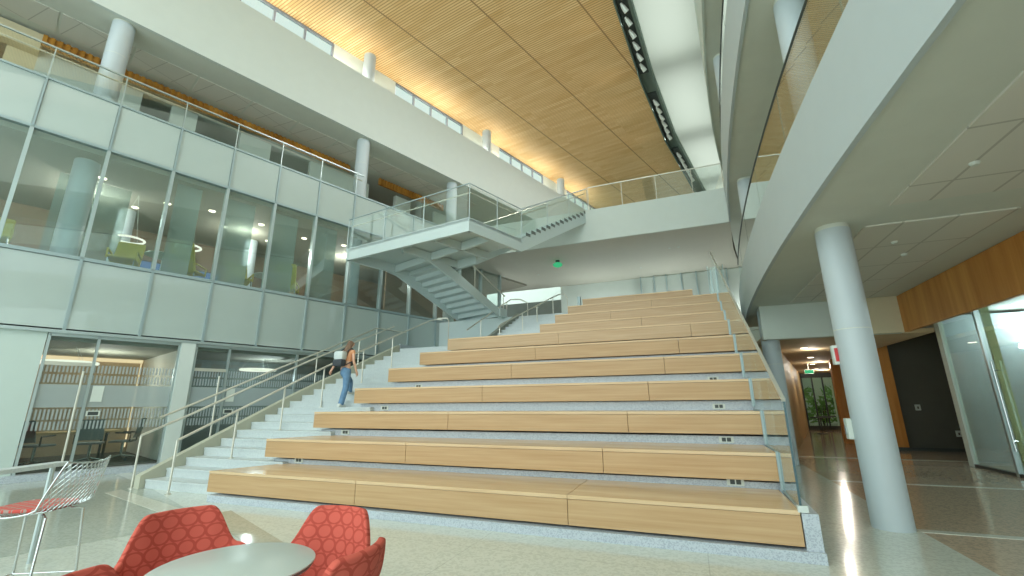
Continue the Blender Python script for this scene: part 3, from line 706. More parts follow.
def office_chair():
    r = empty('office_chair')
    m = MB(); m.prism([(-.24,-.22),(.24,-.22),(.26,.24),(-.26,.24)],.45,.5); m.build('seat', M_mesh, r, bevel=.015)
    m = MB(); m.extr([(-.24,-.24,.56),(.24,-.24,.56),(.22,-.34,1.05),(-.22,-.34,1.05)],(0,-.03,0)); m.build('backrest', M_mesh, r, bevel=.01)
    for s in (-.29,.29):
        m = MB(); m.tube([(s,-.2,.48),(s,-.2,.68),(s,.12,.7)],.018); m.build('armrest', M_dark, r)
    m = MB(); m.tube([(0,0,.12),(0,0,.46)],.03); m.build('gas_lift', M_chrome, r)
    m = MB()
    for k in range(5):
        t=2*PI*k/5; m.tube([(0,0,.13),(.3*math.cos(t),.3*math.sin(t),.07)],.02)
    m.build('star_base', M_chrome, r)
    for k in range(5):
        t=2*PI*k/5; m = MB(); m.tube([(.3*math.cos(t)-.02,.3*math.sin(t),.03),(.3*math.cos(t)+.02,.3*math.sin(t),.03)],.03,10); m.build('caster', M_dark, r)
    return r
oc = office_chair()
for i,(n,a,rz,lb) in enumerate(((-15.5,1.95,1.0,'nearest the door post'),(-15.7,2.6,2.4,'nearest the panelled side wall'),(-15.6,1.0,.4,'at the left end of the table'))):
    o = oc if i==0 else copy_tree(oc); x,y=F(n,a); o.location=(x,y,.16); o.rotation_euler=(0,0,rz); tag(o,'grey mesh office chair in the meeting room, '+lb,'chair','office chairs')
t = empty('meeting_table', F(-16.4,.9,.16), -AZ, 'wooden meeting table behind the left glass front','table')
m = MB(); fbox(m,-15.9,-16.9,-.9,2.6,.86,.9); m.build('tabletop', M_woodtan, t)
for n in (-16.1,-16.7):
    for a in (-.6,2.3):
        m = MB(); m.tube([F(n,a,.16),F(n,a,.86)],.03); m.build('leg', M_dark, t)
x,y = F(-16.0,1.2); r = empty('ring_pendant',(x,y,2.6),0,'large flat ring lamp in the left meeting room','lamp')
MB().tube([(x+.6*math.cos(q*PI/20),y+.6*math.sin(q*PI/20),2.6) for q in range(40)],.035,8,True).build('ring', M_ring, r)
m=MB()
for q in range(3): m.tube([(x+.6*math.cos(q*2.094),y+.6*math.sin(q*2.094),2.6),(x+.3*math.cos(q*2.094),y+.3*math.sin(q*2.094),2.98)],.004,5)
m.build('cable', M_white, r)
x,y = F(-15.6,5.6); r = empty('ring_pendant',(x,y,2.62),0,'flat ring lamp in the meeting room beside the stairs','lamp')
MB().tube([(x+.5*math.cos(q*PI/20),y+.5*math.sin(q*PI/20),2.62) for q in range(40)],.03,8,True).build('ring', M_ring, r)
m=MB()
for q in range(3): m.tube([(x+.5*math.cos(q*2.094),y+.5*math.sin(q*2.094),2.62),(x+.25*math.cos(q*2.094),y+.25*math.sin(q*2.094),2.98)],.004,5)
m.build('cable', M_white, r)

# ================================================================= TIERS, STAIRS
XR = .93
def XF(y): return .905+.0225*(y-5.5)
xl = {1:-7.644,2:-7.66,3:-7.58,4:-7.45,5:-7.30,6:-7.05,7:-6.76,8:-4.13,9:-3.93,10:-3.75,11:-3.42}
xr = {i:XF(yb(i))-.01 for i in range(1,11)}; xr[11] = .42
ord_ = ['','lowest','second','third','fourth','fifth','sixth','seventh','eighth','ninth','tenth','topmost']
tiers = MB()
for i in range(1,11):
    z0 = 0 if i==1 else zb(i-1)-.02
    y0 = yb(i)+.12; y1 = yb(i+1)+.13 if i<10 else 17.3
    xle = xl[i]+.12
    zt = zb(i)-.36+(.34 if i==10 else 0)
    xle=min(xle,xl[i]+.12); tiers.prism([(xle,y0),(XF(y0),y0),(XF(y1),y1),(xle,y1)], max(0,zb(i)-.9) if i>1 else 0, zt if i<10 else zb(i)-.01)
tb = tiers.build('seating_tiers', M_terr); tag(tb,'speckled pale terrazzo tiers under the wooden benches','tiers')
for i in range(1,12):
    y0 = yb(i); y1 = y0 + (1.17 if i<10 else (1.17 if i==10 else .55)); zt = zb(i); zl = zt-(.325 if i<4 else .345) if i<11 else zt-.42
    if i==11: y0 = 15.9; y1 = 16.5; zt = 5.27; zl = L2
    sk = (y1-y0)*math.tan(AZ)
    # boards: top and fascia split at joints
    root = empty('bench', ((xl[i]+xr[i])/2,y0,zl), 0, '%s long wooden bench of the stepped seating' % ord_[i], 'bench', 'stepped benches')
    cuts = {1:[-4.59,-1.48],2:[-4.49,-1.23],3:[-4.3,-.99],4:[-4.09,-.71],5:[-3.84,-.44],6:[-3.59,-.14],7:[-3.26,.17],8:[-1.09],9:[-2.11],10:[-.9],11:[-1.5]}[i]
    X = [xl[i]]+cuts+[xr[i]]
    for k,(a,b) in enumerate(zip(X,X[1:])):
        g = .004
        m = MB()
        sa = sk if k==0 else 0
        m.prism([(a+g,y0),(b-g,y0),(b-g,y1),(a+g+sa,y1)], zl, zt-.045)
        m.build('front_board', M_bench if i<7 else M_bench_b, root)
        m = MB(); m.prism([(a+g,y0-.006),(b-g,y0-.006),(b-g,y1),(a+g+sa,y1)], zt-.04, zt)
        m.build('seat_board', M_seat, root)
# raised plinth and side kerb
tp = MB(); tp.prism([(-7.5,5.42),(1.05,5.44),(1.05,5.62),(-7.5,5.62)],0,.1) 
kb = MB()
for i in range(1,11):
    ya=yb(i)+(-.02 if i==1 else 0); yc=yb(i+1)
    kb.prism([(XF(ya)-.004,ya),(XF(ya)+.14,ya),(XF(yc)+.14,yc),(XF(yc)-.004,yc)],0,zb(i)-.02)
tag(kb.build('kerb', M_terr),'stepped terrazzo kerb outside the glass balustrade','kerb')
tag(tp.build('plinth', M_terr),'speckled terrazzo plinth along the floor below the lowest bench','plinth')
# outlets in the risers
outs = []
OUTL = {1:(-6.91,.42),2:(-6.8,.435),3:(-6.64,.44),4:(-6.43,.45),5:(-6.1,.46)}
for i in range(1,6):
    for k,sx in enumerate((-1,1)):
        x = OUTL[i][k]; y = yb(i+1)+.12; z = zb(i)+.065
        r = MB().box((x-.1,y-.012,z-.045),(x+.1,y,z+.045)).build('power_outlet', M_white)
        tag(r,'small power outlet in the pale riser above the %s bench, %s end' % (ord_[i],('left','right')[k]),'outlet','riser outlets')
        for d in (-.035,.035): MB().box((x+d-.028,y-.016,z-.028),(x+d+.028,y-.011,z+.028)).build('socket', M_dark, r)

# staircase
st = empty('staircase', (-9,5.85,0), 0, 'pale terrazzo staircase climbing beside the benches', 'staircase')
def bl(y):  # left boundary
    return -9.85 if y<9 else -9.85+.6*((y-9)/3.82)**1.2 if y<12.82 else -9.25
for k in range(1,22):
    y0=ys(k); y1=ys(k+1)+.02 if k<21 else 16.0
    i = max(1,min(7,int((y0-5.5)/1.046)+1)); xrr = xl[i]+.5
    if k==21: xrr=-5.9
    m = MB(); z=RS*k
    m.prism([(bl(y0),y0),(xrr,y0),(xrr,y1),(bl(y1),y1)], max(0,z-.5), z)
    m.prism([(bl(y0),y0-.012),(xrr,y0-.012),(xrr,y0),(bl(y0),y0)], z-.035, z)
    m.build('step', M_stair, st)
for k in range(22,31):
    y0=ys(k); y1=ys(k+1)+.02 if k<30 else 17.3; z=RS*k
    i = min(10,int((y0-5.5)/1.046)+1)
    m = MB(); m.prism([(-6.0,y0),(xl[i]+.4,y0),(xl[i]+.4,y1),(-6.0,y1)], z-.6, z); m.prism([(-6.0,y0-.012),(xl[i]+.4,y0-.012),(xl[i]+.4,y0),(-6,y0)], z-.035, z); m.build('step', M_stair, st)
m = MB()
for q in range(12):
    ya=5.75+q*.59; yc=ya+.59
    za=.161*(1+(ya-5.85)/.3487)+.12; zc=.161*(1+(yc-5.85)/.3487)+.12
    m.prism([(bl(ya)-.16,ya),(bl(ya)-.01,ya),(bl(yc)-.01,yc),(bl(yc)-.16,yc)],[max(0,za-.9),max(0,za-.9),max(0,zc-.9),max(0,zc-.9)],[za,za,zc,zc])
m.build('stringer', plain('stringer_beige',(176,178,160),.6), st)
m = MB(); m.prism([(-9.5,16.0),(-9.3,12.85),(-9.25,12.85),(-9.25,16.0)],3.2,3.55); m.build('kerb', M_terr, st)
m = MB(); m.prism([(-6.12,ys(22)-.1),(-6.0,ys(22)-.1),(-6.0,ys(30)+.1),(-6.12,ys(30)+.1)],[3.2,3.2,4.4,4.4],[3.6,3.6,4.98,4.98]); m.build('stringer', plain('stringer_grey',(150,156,146),.6), st)
# soffit mass below stairs
m = MB(); m.prism([(-9.8,6.6),(-7.4,6.6),(-7.0,12.9),(-9.2,12.9)],0,[.05,.05,2.7,2.7]); m.build('soffit', M_white, st)

def nz(y): return .161*(1+(y-5.85)/.3487)
# handrails
def rail(name, label, pts, posts, rr=.024, group=None, glassed=None):
    r = empty(name, posts[0][0] if posts else pts[0], 0, label, 'handrail', group)
    MB().tube(pts, rr, 10).build('rail', M_steelst, r, True)
    for a,b in posts:
        m = MB(); m.tube([a,b], .019, 8); m.lathe([(0,0),(.05,0),(.05,.012),(.02,.02),(0,.02)],14,(a[0],a[1]),a[2]); m.build('post', M_steelst, r)
    return r
xr_ = lambda y: -8.75 if y<9 else -8.75+.6*((y-9)/4.3)
hp=[]; Y=[5.6,6.7,7.8,8.95,10.2,11.3,12.4]
p0=(xr_(5.6),5.62,nz(5.62)+.86)
pts=[(xr_(y),y,nz(y)+.86) for y in (5.62,7,9,10.5,12.0,13.0)]
pts+= [(-8.02,13.2,nz(13.0)+.93),(-7.85,13.25,nz(13.0)+.9)]
rail('stair_handrail','stainless handrail up the middle of the stairs, nearest the benches',pts,
     [((xr_(y),y,0 if y<5.8 else RS*int((y-5.85)/.3487+1)),(xr_(y),y,nz(y)+.86)) for y in Y[:-1]]+[((-7.6,13.28,3.381),(-7.6,13.28,4.28))])
pts=[(-10.02,5.72,nz(5.72)+.86)]+[(bl(y)-.08,y,nz(y)+.86) for y in (6.5,8,9.5,11,12.6)]
rail('stair_handrail','stainless handrail on the left edge of the stairs, the one with a floor post',pts,
     [((-10.05,5.74,0),(-10.02,5.72,nz(5.72)+.86))]+[((bl(y)-.08,y,nz(y)+.1),(bl(y)-.08,y,nz(y)+.86)) for y in (11.2,)])
pts=[(-10.7,6.4,1.27),(-10.62,7.2,1.64),(-10.5,8.8,2.38),(-10.3,10.2,3.02),(-10.1,12.6,4.13),(-10.1,15.9,4.3)]
g=rail('stair_handrail','upper left guard rail that starts at the white pier',pts,[])
for q,(y,x) in enumerate(((10.2,-10.3),(12.6,-10.1),(15.6,-10.1))):
    m=MB(); m.tube([(x,y,nz(y)-.1 if y<12.7 else 3.38),(x,y,(3.02,4.13,4.29)[q])],.017); m.build('post',M_steelst,g)
# landing end of middle rail as seen: short return with post at bench end
pts=[(-8.02,13.2,4.3+.13),(-7.6,13.28,4.42),(-7.2,13.28,4.36),(-7.2,13.28,3.38)]
rail('stair_handrail','level end of the middle handrail with its post at the landing',[(-8.0,13.2,4.42),(-7.65,13.28,4.42),(-7.6,13.28,4.3),(-7.6,13.28,4.2)],[((-7.6,13.28,3.381),(-7.6,13.28,4.3))])
# upper flight rails
pts=[(-5.55,12.9,3.9),(-5.55,13.1,4.02),(-4.62,16.3,5.58),(-4.5,16.65,5.74),(-4.3,16.7,5.74),(-4.22,16.7,5.6)]
rail('stair_handrail','handrail of the upper flight beside the top benches',pts,[((-5.55,13.0,3.38),(-5.55,13.0,3.96)),((-5.2,14.2,RS*24),(-5.2,14.2,4.56)),((-4.95,15.1,RS*27),(-4.95,15.1,5.0)),((-4.65,16.2,RS*30),(-4.65,16.2,5.52)),((-4.2,16.72,L2),(-4.2,16.72,5.62))])
pts=[(-6.9,13.3,3.95),(-6.75,15.9,5.3),(-6.7,16.9,5.78),(-6.3,17.0,5.78),(-6.0,17.0,5.6)]
rail('stair_handrail','far handrail of the upper flight with a rounded end',pts,[((-6.8,14.2,3.38),(-6.8,14.2,4.44)),((-6.72,16.5,L2),(-6.72,16.5,5.6)),((-5.98,17.0,L2),(-5.98,17.0,5.62))])

# right glass balustrade with stepped foot
gb = empty('glass_balustrade', (XR,5.5,.48), 0, 'clear glass balustrade with stepped foot along the right end of the benches', 'balustrade')
def ztop(y): return 1.5+(y-5.5)*.475
segs = [(5.5,7.6),(7.6,9.7),(9.7,11.8),(11.8,13.9),(13.9,16.4)]
for y0,y1 in segs:
    prof=[]; i=1
    y=y0
    prof.append((y0,ztop(y0)))
    bot=[]
    yy=y0
    while yy < y1-1e-6:
        i = min(10,int((yy-5.5+1e-6)/1.046)+1)
        ye = min(y1, yb(i+1)) if i < 10 else y1
        bot += [(yy,zb(i)),(ye,zb(i))]; yy=ye
    P=[(XR,y0,ztop(y0))]+[(XR,a+.012*(0),b) for a,b in bot]+[(XR,y1-.01,ztop(y1))]
    q=[Vector(p) for p in P]; clean=[q[0]]
    for v in q[1:]:
        if (v-clean[-1]).length>1e-4: clean.append(v)
    m=MB()
    # build as vertical strips for clean faces
    b2=[(a,b) for a,b in bot]
    for (ya,za),(yc,zc) in zip(b2[::2],b2[1::2]):
        m.prism([(XF(ya)-.005,ya),(XF(ya)+.005,ya),(XF(yc)+.005,yc),(XF(yc)-.005,yc)],za,[ztop(ya),ztop(ya),ztop(yc),ztop(yc)])
    bmesh.ops.remove_doubles(m.bm, verts=m.bm.verts, dist=1e-4)
    m.build('glass_panel', M_guardb, gb)
m=MB(); m.beam((XF(5.5),5.5,ztop(5.5)+.015),(XF(16.4),16.4,ztop(16.4)+.015),.035,.03); m.build('top_rail', M_steelst, gb)
M_edge = plain('glass_edge',(52,84,92),.3)
m=MB(); m.box((XF(5.5)-.01,5.488,.46),(XF(5.5)+.01,5.5,ztop(5.5))); m.build('glass_edge', M_edge, gb)
m=MB()
for i in range(1,11):
    ya=yb(i); yc=min(yb(i+1),16.4)
    m.prism([(XF(ya)-.018,ya),(XF(ya)-.006,ya),(XF(yc)-.006,yc),(XF(yc)-.018,yc)],zb(i),zb(i)+.018)
m.build('foot_channel', M_mull, gb)
for i in range(2,11):
    x=XF(yb(i)); m=MB(); m.box((x-.03,yb(i)-.022,zb(i)-.46),(x-.004,yb(i)-.007,zb(i)+.01)); m.build('edge_strip', M_mull, gb)
    m=MB(); m.box((x-.004,yb(i)-.024,zb(i)-.48),(x+.008,yb(i)-.006,zb(i)+.01)); m.build('glass_edge', M_edge, gb)
m=MB().box((XF(5.5)-.03,5.47,.44),(XF(5.5)+.06,5.53,.5)); m.build('end_cap', M_fascia, gb)
# guards at the top right
gt = empty('glass_guardrail',(-.2,16.9,L2),0,'short glass screens standing at the top right of the tiers','guardrail')
for x0,x1 in ((1.02,1.5),): MB().box((x0,16.5,L2),(x1,16.512,6.15)).build('glass_panel', M_guardb, gt)
for x in (1.0,1.5): MB().box((x-.012,16.49,L2),(x+.012,16.52,6.2)).build('post', M_mull, gt)
o=MB().box((-3.62,15.94,L2),(-3.5,16.06,5.4)).build('bollard', M_mull, None, bevel=.01); tag(o,'small grey post at the left end of the topmost bench','post')

# right storeys guards
def curved_guard(name, fn, z0, z1, y0, y1, label, k):
    r = empty(name,(fn(y0)+.12,y0,z0),0,label,'guardrail')
    for q in range(k):
        a=y0+(y1-y0)*q/k; b=y0+(y1-y0)*(q+1)/k; n=5; m=MB()
        P=[(fn(a+(b-a)*t/n)+.1,a+.015+(b-a-.03)*t/n) for t in range(n+1)]
        m.prism(P+[(x+.012,y) for x,y in P[::-1]],z0,z1-.02); m.build('glass_panel', M_guard, r)
    n=40; m=MB(); m.tube([(fn(y0+(y1-y0)*t/n)+.1,y0+(y1-y0)*t/n,z1) for t in range(n+1)],.018); m.build('top_rail', M_dark, r)
    return r
curved_guard('curved_guardrail',ex2,5.02,6.08,-5,16.3,'curved glass guard with a thin dark rail on the right second storey',9)
curved_guard('curved_guardrail',ex3,9.1,10.1,-5,16.4,'curved glass guard on the right third storey',9)
# bridge guard
bg = empty('bridge_guardrail',(-.6,16.5,L3),0,'glass guard with a slim top rail along the bridge','guardrail')
xs=[-3.1,-1.75,-.45,.85,1.9]
for a,b in zip(xs,xs[1:]): MB().box((a+.02,16.5,L3+.03),(b-.02,16.512,L3+1.0)).build('glass_panel', M_guard, bg)
for x in xs: MB().box((x-.012,16.49,L3),(x+.012,16.52,L3+1.02)).build('post', M_steelst, bg)
MB().tube([(-3.1,16.51,L3+1.05),(1.9,16.51,L3+1.05)],.024).build('top_rail', M_steelst, bg)
# bridge rear guard wall omitted from sight: white end wall of the roof
# ================================================================= STEEL STAIR
ss = empty('steel_stair', F(-11,9,4.83), 0, 'white painted steel stair with a square landing below the bridge', 'staircase')
ZP=6.65
# landing: outline in plan
A0=(-10.35,11.15); 
P1=F(-8.43,8.02); P2=F(-8.43,10.38); P0=F(-13.45,7.1); P3=F(-13.6,10.38)
def edge_beam(p,q,z0,z1,t=.12,name='edge_beam'):
    p=Vector((*p,0)); q=Vector((*q,0)); d=(q-p).normalized(); s=Vector((-d.y,d.x,0))*t
    m=MB(); m.prism([(p.x,p.y),(q.x,q.y),(q.x+s.x,q.y+s.y),(p.x+s.x,p.y+s.y)],z0,z1); return m.build(name,M_steel,ss)
edge_beam(P0,P1,ZP-.42,ZP,.12); edge_beam(P1,P2,ZP-.42,ZP,.12); edge_beam(P3,P0,ZP-.42,ZP); edge_beam(F(-10.4,10.38),F(-13.6,10.38),ZP-.42,ZP)
m=MB(); m.prism([P0,P1,P2,P3],ZP-.1,ZP-.02); m.build('landing_deck', M_steel, ss)
for a,b in ((F(-11.4,7.9),F(-11.4,10.35)),(F(-13.6,9.1),F(-8.5,9.1)),(F(-9.9,8.0),F(-9.9,10.35))):
    m=MB(); m.beam((*a,ZP-.25),(*b,ZP-.25),.1,.26); m.build('joist', M_steel, ss)
# flight B: up and away to the bridge
nB=15; aB0=10.38; aB1=14.75
def strB(n,name='stringer'):
    m=MB(); a0=aB0-.02; 
    pts=[F(n,a0,ZP-.42),F(n,a0,ZP+.02),F(n,aB1,L3+.12-.0),F(n,aB1+.1,L3+.12),F(n,aB1+.1,L3-.3),]
    m.extr(pts,(FN[0]*.06,FN[1]*.06,0)); m.build(name,M_steel,ss)
strB(-8.49); strB(-10.45)
for k in range(1,nB):
    a=aB0+(k-.5)*(aB1-aB0)/nB+.05; z=ZP+k*(L3-ZP)/nB+.06
    m=MB(); fbox(m,-8.44,-10.42,a,a+.31,z-.05,z); m.build('tread', M_dark if False else M_steel, ss)
M_nose=plain('tread_end',(98,108,104),.6)
for k in range(1,nB):
    a=aB0+(k-.5)*(aB1-aB0)/nB+.05; z=ZP+k*(L3-ZP)/nB+.06
    m=MB(); fbox(m,-8.425,-8.44,a+.03,a+.26,z-.02,z+.09); m.build('tread_end', M_nose, ss)
# flight A: from second storey up towards the viewer
nA=11; aA1=9.1; aA0=12.6
for n in (-13.55,-11.45):
    m=MB(); m.extr([F(n,aA0+.1,L2-.1),F(n,aA0+.45,L2+.05),F(n,aA1,ZP-.02),F(n,aA1-.35,ZP-.42),F(n,aA1+.1,ZP-.5)],(FN[0]*.09,FN[1]*.09,0)); m.build('stringer',M_steel,ss)
for k in range(1,nA):
    a=aA0-(k-.0)*(aA0-aA1)/nA; z=L2+k*(ZP-L2)/nA
    m=MB(); fbox(m,-13.46,-11.45,a-.02,a+.31,z-.045,z); fbox(m,-13.46,-11.45,a+.285,a+.31,z-.16,z); m.build('tread',M_steel,ss)
m=MB()
for n in (-13.5,-11.4): fbox(m,n-.0,n+.12,aA0-.1,aA0+.3,L2,L2+.3)
m.build('foot_plate',M_steel,ss)
# hanger rods
for n,a in ((-11.4,7.95),(-8.5,8.1)):
    m=MB(); m.lathe([(0,0),(.03,0),(.03,.1),(0,.1)],10,F(n,a),ZP-.44); m.build('bolt',M_alu,ss)
# landing guard
lg = empty('glass_guardrail', (*P1,ZP), 0, 'glass guard with a slim rail around the steel landing and up its flight', 'guardrail')
hz=1.06
def gpan(p,q,zp,zq,h=1.0):
    m=MB(); p=Vector(p); q=Vector(q); d=(q-p).normalized(); s=Vector((-d.y,d.x))*.012
    m.prism([(p.x,p.y),(q.x,q.y),(q.x+s.x,q.y+s.y),(p.x+s.x,p.y+s.y)],[zp,zq,zq,zp],[zp+h,zq+h,zq+h,zp+h]); m.build('glass_panel',M_guard,lg)
def lerp(a,b,t): return (a[0]+(b[0]-a[0])*t,a[1]+(b[1]-a[1])*t)
for t0,t1 in ((0.02,.33),(.34,.66),(.67,.985)): gpan(lerp(P0,P1,t0),lerp(P0,P1,t1),ZP,ZP)
for t0,t1 in ((0.02,.49),(.51,.98)): gpan(lerp(P1,P2,t0),lerp(P1,P2,t1),ZP,ZP)
B0=F(-8.46,aB0); B1=F(-8.46,aB1)
for t0,t1 in ((.02,.34),(.35,.67),(.68,.99)): gpan(lerp(B0,B1,t0),lerp(B0,B1,t1),ZP+.1+(L3-ZP)*t0,ZP+.1+(L3-ZP)*t1)
C0=F(-10.44,aB0); C1=F(-10.44,aB1)
for t0,t1 in ((.02,.5),(.51,.99)): gpan(lerp(C0,C1,t0),lerp(C0,C1,t1),ZP+.1+(L3-ZP)*t0,ZP+.1+(L3-ZP)*t1)
tr=.018
MB().tube([(*P0,ZP+hz),(*P1,ZP+hz),(*P2,ZP+hz),(*B1,L3+hz+.06)],.02,8).build('top_rail',M_mull,lg)
off=lambda p,dn,da:(p[0]+FN[0]*dn+FD[0]*da,p[1]+FN[1]*dn+FD[1]*da)
MB().tube([(*off(P0,.0,.15),ZP+.86),(*off(P1,-.12,.15),ZP+.86),(*off(P2,-.12,0),ZP+.86),(*off(B1,-.12,0),L3+.92)],.018,8).build('handrail',M_steelst,lg)
MB().tube([(*C0,ZP+hz),(*C1,L3+hz+.06)],.02,8).build('top_rail',M_steelst,lg)
for p,z in ((P0,ZP),(lerp(P0,P1,.335),ZP),(lerp(P0,P1,.665),ZP),(P1,ZP),(lerp(P1,P2,.5),ZP),(P2,ZP),(lerp(B0,B1,.345),ZP+.9),(lerp(B0,B1,.675),ZP+1.7),(B1,L3)):
    m=MB(); m.tube([(*p,z-.1),(*p,z+hz)],.014); m.build('post',M_alu,lg)
# flight A guards
for n in (-13.5,-11.4):
    r=rail('stair_handrail','handrail of the lower steel flight, %s side' % ('left' if n<-12 else 'right'),[F(n,aA0+.3,L2+.86),F(n,aA1+.3,ZP+.72)],[(F(n,aA0+.2,L2),F(n,aA0+.2,L2+.92)),(F(n,aA0-1.4,L2+.75),F(n,aA0-1.4,L2+1.66))])

# ================================================================= FOREGROUND FURNITURE
TX,TY=-2.185,1.775
t=empty('round_table',(TX,TY,0),0,'round pale cafe table between the red patterned chairs','table')
MB().lathe([(0,-.022),(.32,-.022),(.357,-.012),(.368,-.002),(.368,.004),(.36,.008),(0,.008)],72,(TX,TY),.733).build('tabletop',M_table,t,True)
MB().lathe([(.29,-.03),(.357,-.02),(.363,-.008),(.29,-.02)],72,(TX,TY),.73).build('edge_band',M_mull,t,True)
MB().tube([(TX,TY,.02),(TX,TY,.71)],.04,16).build('pedestal',M_chrome,t,True)
MB().lathe([(0,.03),(.05,.03),(.28,.012),(.3,0),(0,0)],40,(TX,TY),0).build('base',M_chrome,t,True)

def shell_chair():
    """upholstered tub: broad rounded back tab flowing down into low arms; origin on the floor, faces +Y"""
    root=empty('tub_chair')
    bm=bmesh.new(); uvl=bm.loops.layers.uv.new('UVMap')
    nu,nv=48,14
    def sm(a,b,x): t=max(0,min(1,(x-a)/(b-a))); return t*t*(3-2*t)
    grid=[]; 
    for iu in range(nu+1):
        th=-1.65+3.3*iu/nu            # 0 = middle of back
        w=abs(th)
        top=.865-.225*sm(.50,1.05,w)-.13*sm(1.1,1.95,w)
        row=[]
        for iv in range(nv+1):
            v=iv/nv; z=.40+(top-.40)*v
            rx=.26+.08*v; ry=.25+.10*v
            # back leans out with height
            x=math.sin(th)*(rx+.015*v*(1 if w<1 else 1)); y=-math.cos(th)*ry-.04*v*max(0,math.cos(th))
            if w<.95: # flatten back into a tab
                f=1-sm(.45,.95,w); x=x*(1)+0; y=y*(1)+ -.03*f*0
                y=y*(1-f*.12)-.02*f
            row.append((Vector((x,y,z)),(th*.27,z)))
        grid.append(row)
    V=[[bm.verts.new(p[0]) for p in r] for r in grid]
    for iu in range(nu):
        for iv in range(nv):
            f=bm.faces.new([V[iu][iv],V[iu+1][iv],V[iu+1][iv+1],V[iu][iv+1]])
            for l,(a,b) in zip(f.loops,((iu,iv),(iu+1,iv),(iu+1,iv+1),(iu,iv+1))): l[uvl].uv=grid[a][b][1]
            f.smooth=True
    me=bpy.data.meshes.new('back_shell'); bm.to_mesh(me); bm.free(); me.materials.append(M_red)
    o=bpy.data.objects.new('back_shell',me); C.objects.link(o); o.parent=root
    s=o.modifiers.new('s','SOLIDIFY'); s.thickness=.038; s.offset=0
    b=o.modifiers.new('b','BEVEL'); b.width=.014; b.segments=3; b.limit_method='ANGLE'
    m=MB(); pr=[]
    pts=[(math.sin(a)*.235,(-math.cos(a)*.22 if math.cos(a)>0 else -math.cos(a)*.27)) for a in [2*PI*k/36 for k in range(36)]]
    m.prism(pts,.37,.46); se=m.build('seat',M_red,root,True,bevel=.02)
    uv=se.data.uv_layers.new(name='UVMap')
    for lp in se.data.loops:
        c=se.data.vertices[lp.vertex_index].co; uv.data[lp.index].uv=(c.x,c.y+c.z)
    m=MB(); m.tube([(0,0,.06),(0,0,.38)],.03,14); m.build('pedestal',M_chrome,root,True)
    m=MB()
    for k in range(4):
        a=PI/4+k*PI/2; m.tube([(0,0,.08),(.15*math.cos(a),.15*math.sin(a),.06),(.28*math.cos(a),.28*math.sin(a),.012)],[.02,.016,.012],10)
    m.build('star_base',M_chrome,root,True)
    return root
ch=shell_chair()
def face(x,y,tx,ty): return math.atan2(ty-y,tx-x)-PI/2
chairs=[(-2.78,1.98,-1.83,1.68,'at the left behind the round table'),(-2.15,2.16,-2.1,1.16,'behind the round table, next to the lowest bench'),(-1.8,1.82,-2.8,1.72,'at the right of the round table, back to the viewer'),(-2.0,1.25,-1.1,1.6,'at the lower left corner, only its rim in view')]
for i,(x,y,tx,ty,lb) in enumerate(chairs):
    o=ch if i==0 else copy_tree(ch); o.location=(x,y,0); o.rotation_euler=(0,0,face(x,y,tx,ty)); tag(o,'red ring patterned tub chair '+lb,'chair','red tub chairs')

# wire counter stool
def stool():
    r=empty('wire_stool',(-4.72,2.08,0),PI/2+.5,'chrome wire counter stool with a red seat pad','stool')
    R_=wm(r)
    def W(p): return R_@Vector(p)
    # faces +Y locally; back at -Y
    def S(u,v):   # u -1..1 across, v 0..1 front->back->up
        x=u*(.24+.02*math.sin(v*PI))
        if v<.55: t=v/.55; y=.23-.42*t; z=.755-.03*math.sin(t*PI)+.02*u*u
        else:
            t=(v-.55)/.45; y=-.19-.1*t-.05*(1-u*u)*math.sin(t*PI/2); z=.755+.02*u*u+.33*t**.9
            x*=1-.12*t
        y+=.0; return W((x,y,z))
    m=MB(); n=11
    def line(f): m.tube([f(t/12) for t in range(13)],.0032,5)
    for k in range(-n,n+1):
        s=k/n*1.9
        # diagonal wires
        for sg in (1,-1):
            ptsl=[]
            for t in range(25):
                v=t/24; u=s+sg*(v-.5)*1.8
                if -1<=u<=1: ptsl.append(S(u,v))
            if len(ptsl)>2: m.tube(ptsl,.003,5)
    m.build('wire_basket',M_chrome,r)
    m=MB(); P=[S(-1,t/16) for t in range(17)]+[S(-1+2*t/10,1) for t in range(1,11)]+[S(1,1-t/16) for t in range(1,17)]+[S(1-2*t/10,0) for t in range(1,10)]
    m.tube(P,.007,8,True); m.build('rim',M_chrome,r,True)
    m=MB(); q=[]
    for k in range(32):
        a=2*PI*k/32; ca,sa=math.cos(a),math.sin(a); q.append((abs(ca)**.6*math.copysign(1,ca)*.215,abs(sa)**.6*math.copysign(1,sa)*.2+.01))
    m.prism([W((x,y,0))[:2] for x,y in q],.765,.79); pd=m.build('seat_pad',M_redpad,r,bevel=.008)
    for sx in (-1,1):
        for sy,yy in ((1,.2),(-1,-.2)):
            m=MB(); m.tube([W((sx*.12,yy*.7,.735)),W((sx*.17,yy,.72)),W((sx*.23,yy*1.15,0.01))],.009,8); m.build('leg',M_chrome,r,True)
    m=MB(); m.tube([W((-.2,.22,.26)),W((.2,.22,.26))],.007); m.tube([W((-.2,-.22,.26)),W((.2,-.22,.26))],.007)
    for sx in (-.2,.2): m.tube([W((sx,.22,.26)),W((sx,-.22,.26))],.007)
    m.build('foot_rest',M_chrome,r)
    return r
stool()
# narrow high counter at the left edge
t=empty('counter_table',(-6.0,2.3,0),0,'narrow pale high counter behind the wire stool','table')
q=[(-6.86,2.6),(-6.86,3.3),(-6.12,3.42)]
m=MB(); m.prism([(-5.75,1.7),(-6.28,2.97),(-6.42,2.9),(-5.9,1.62)],.90,.94); m.build('tabletop',M_stair,t,bevel=.006)
for p in ((-6.3,2.82),(-5.88,1.8)):
    m=MB(); m.tube([(*p,0),(*p,.9)],.025); m.build('leg',M_alu,t)

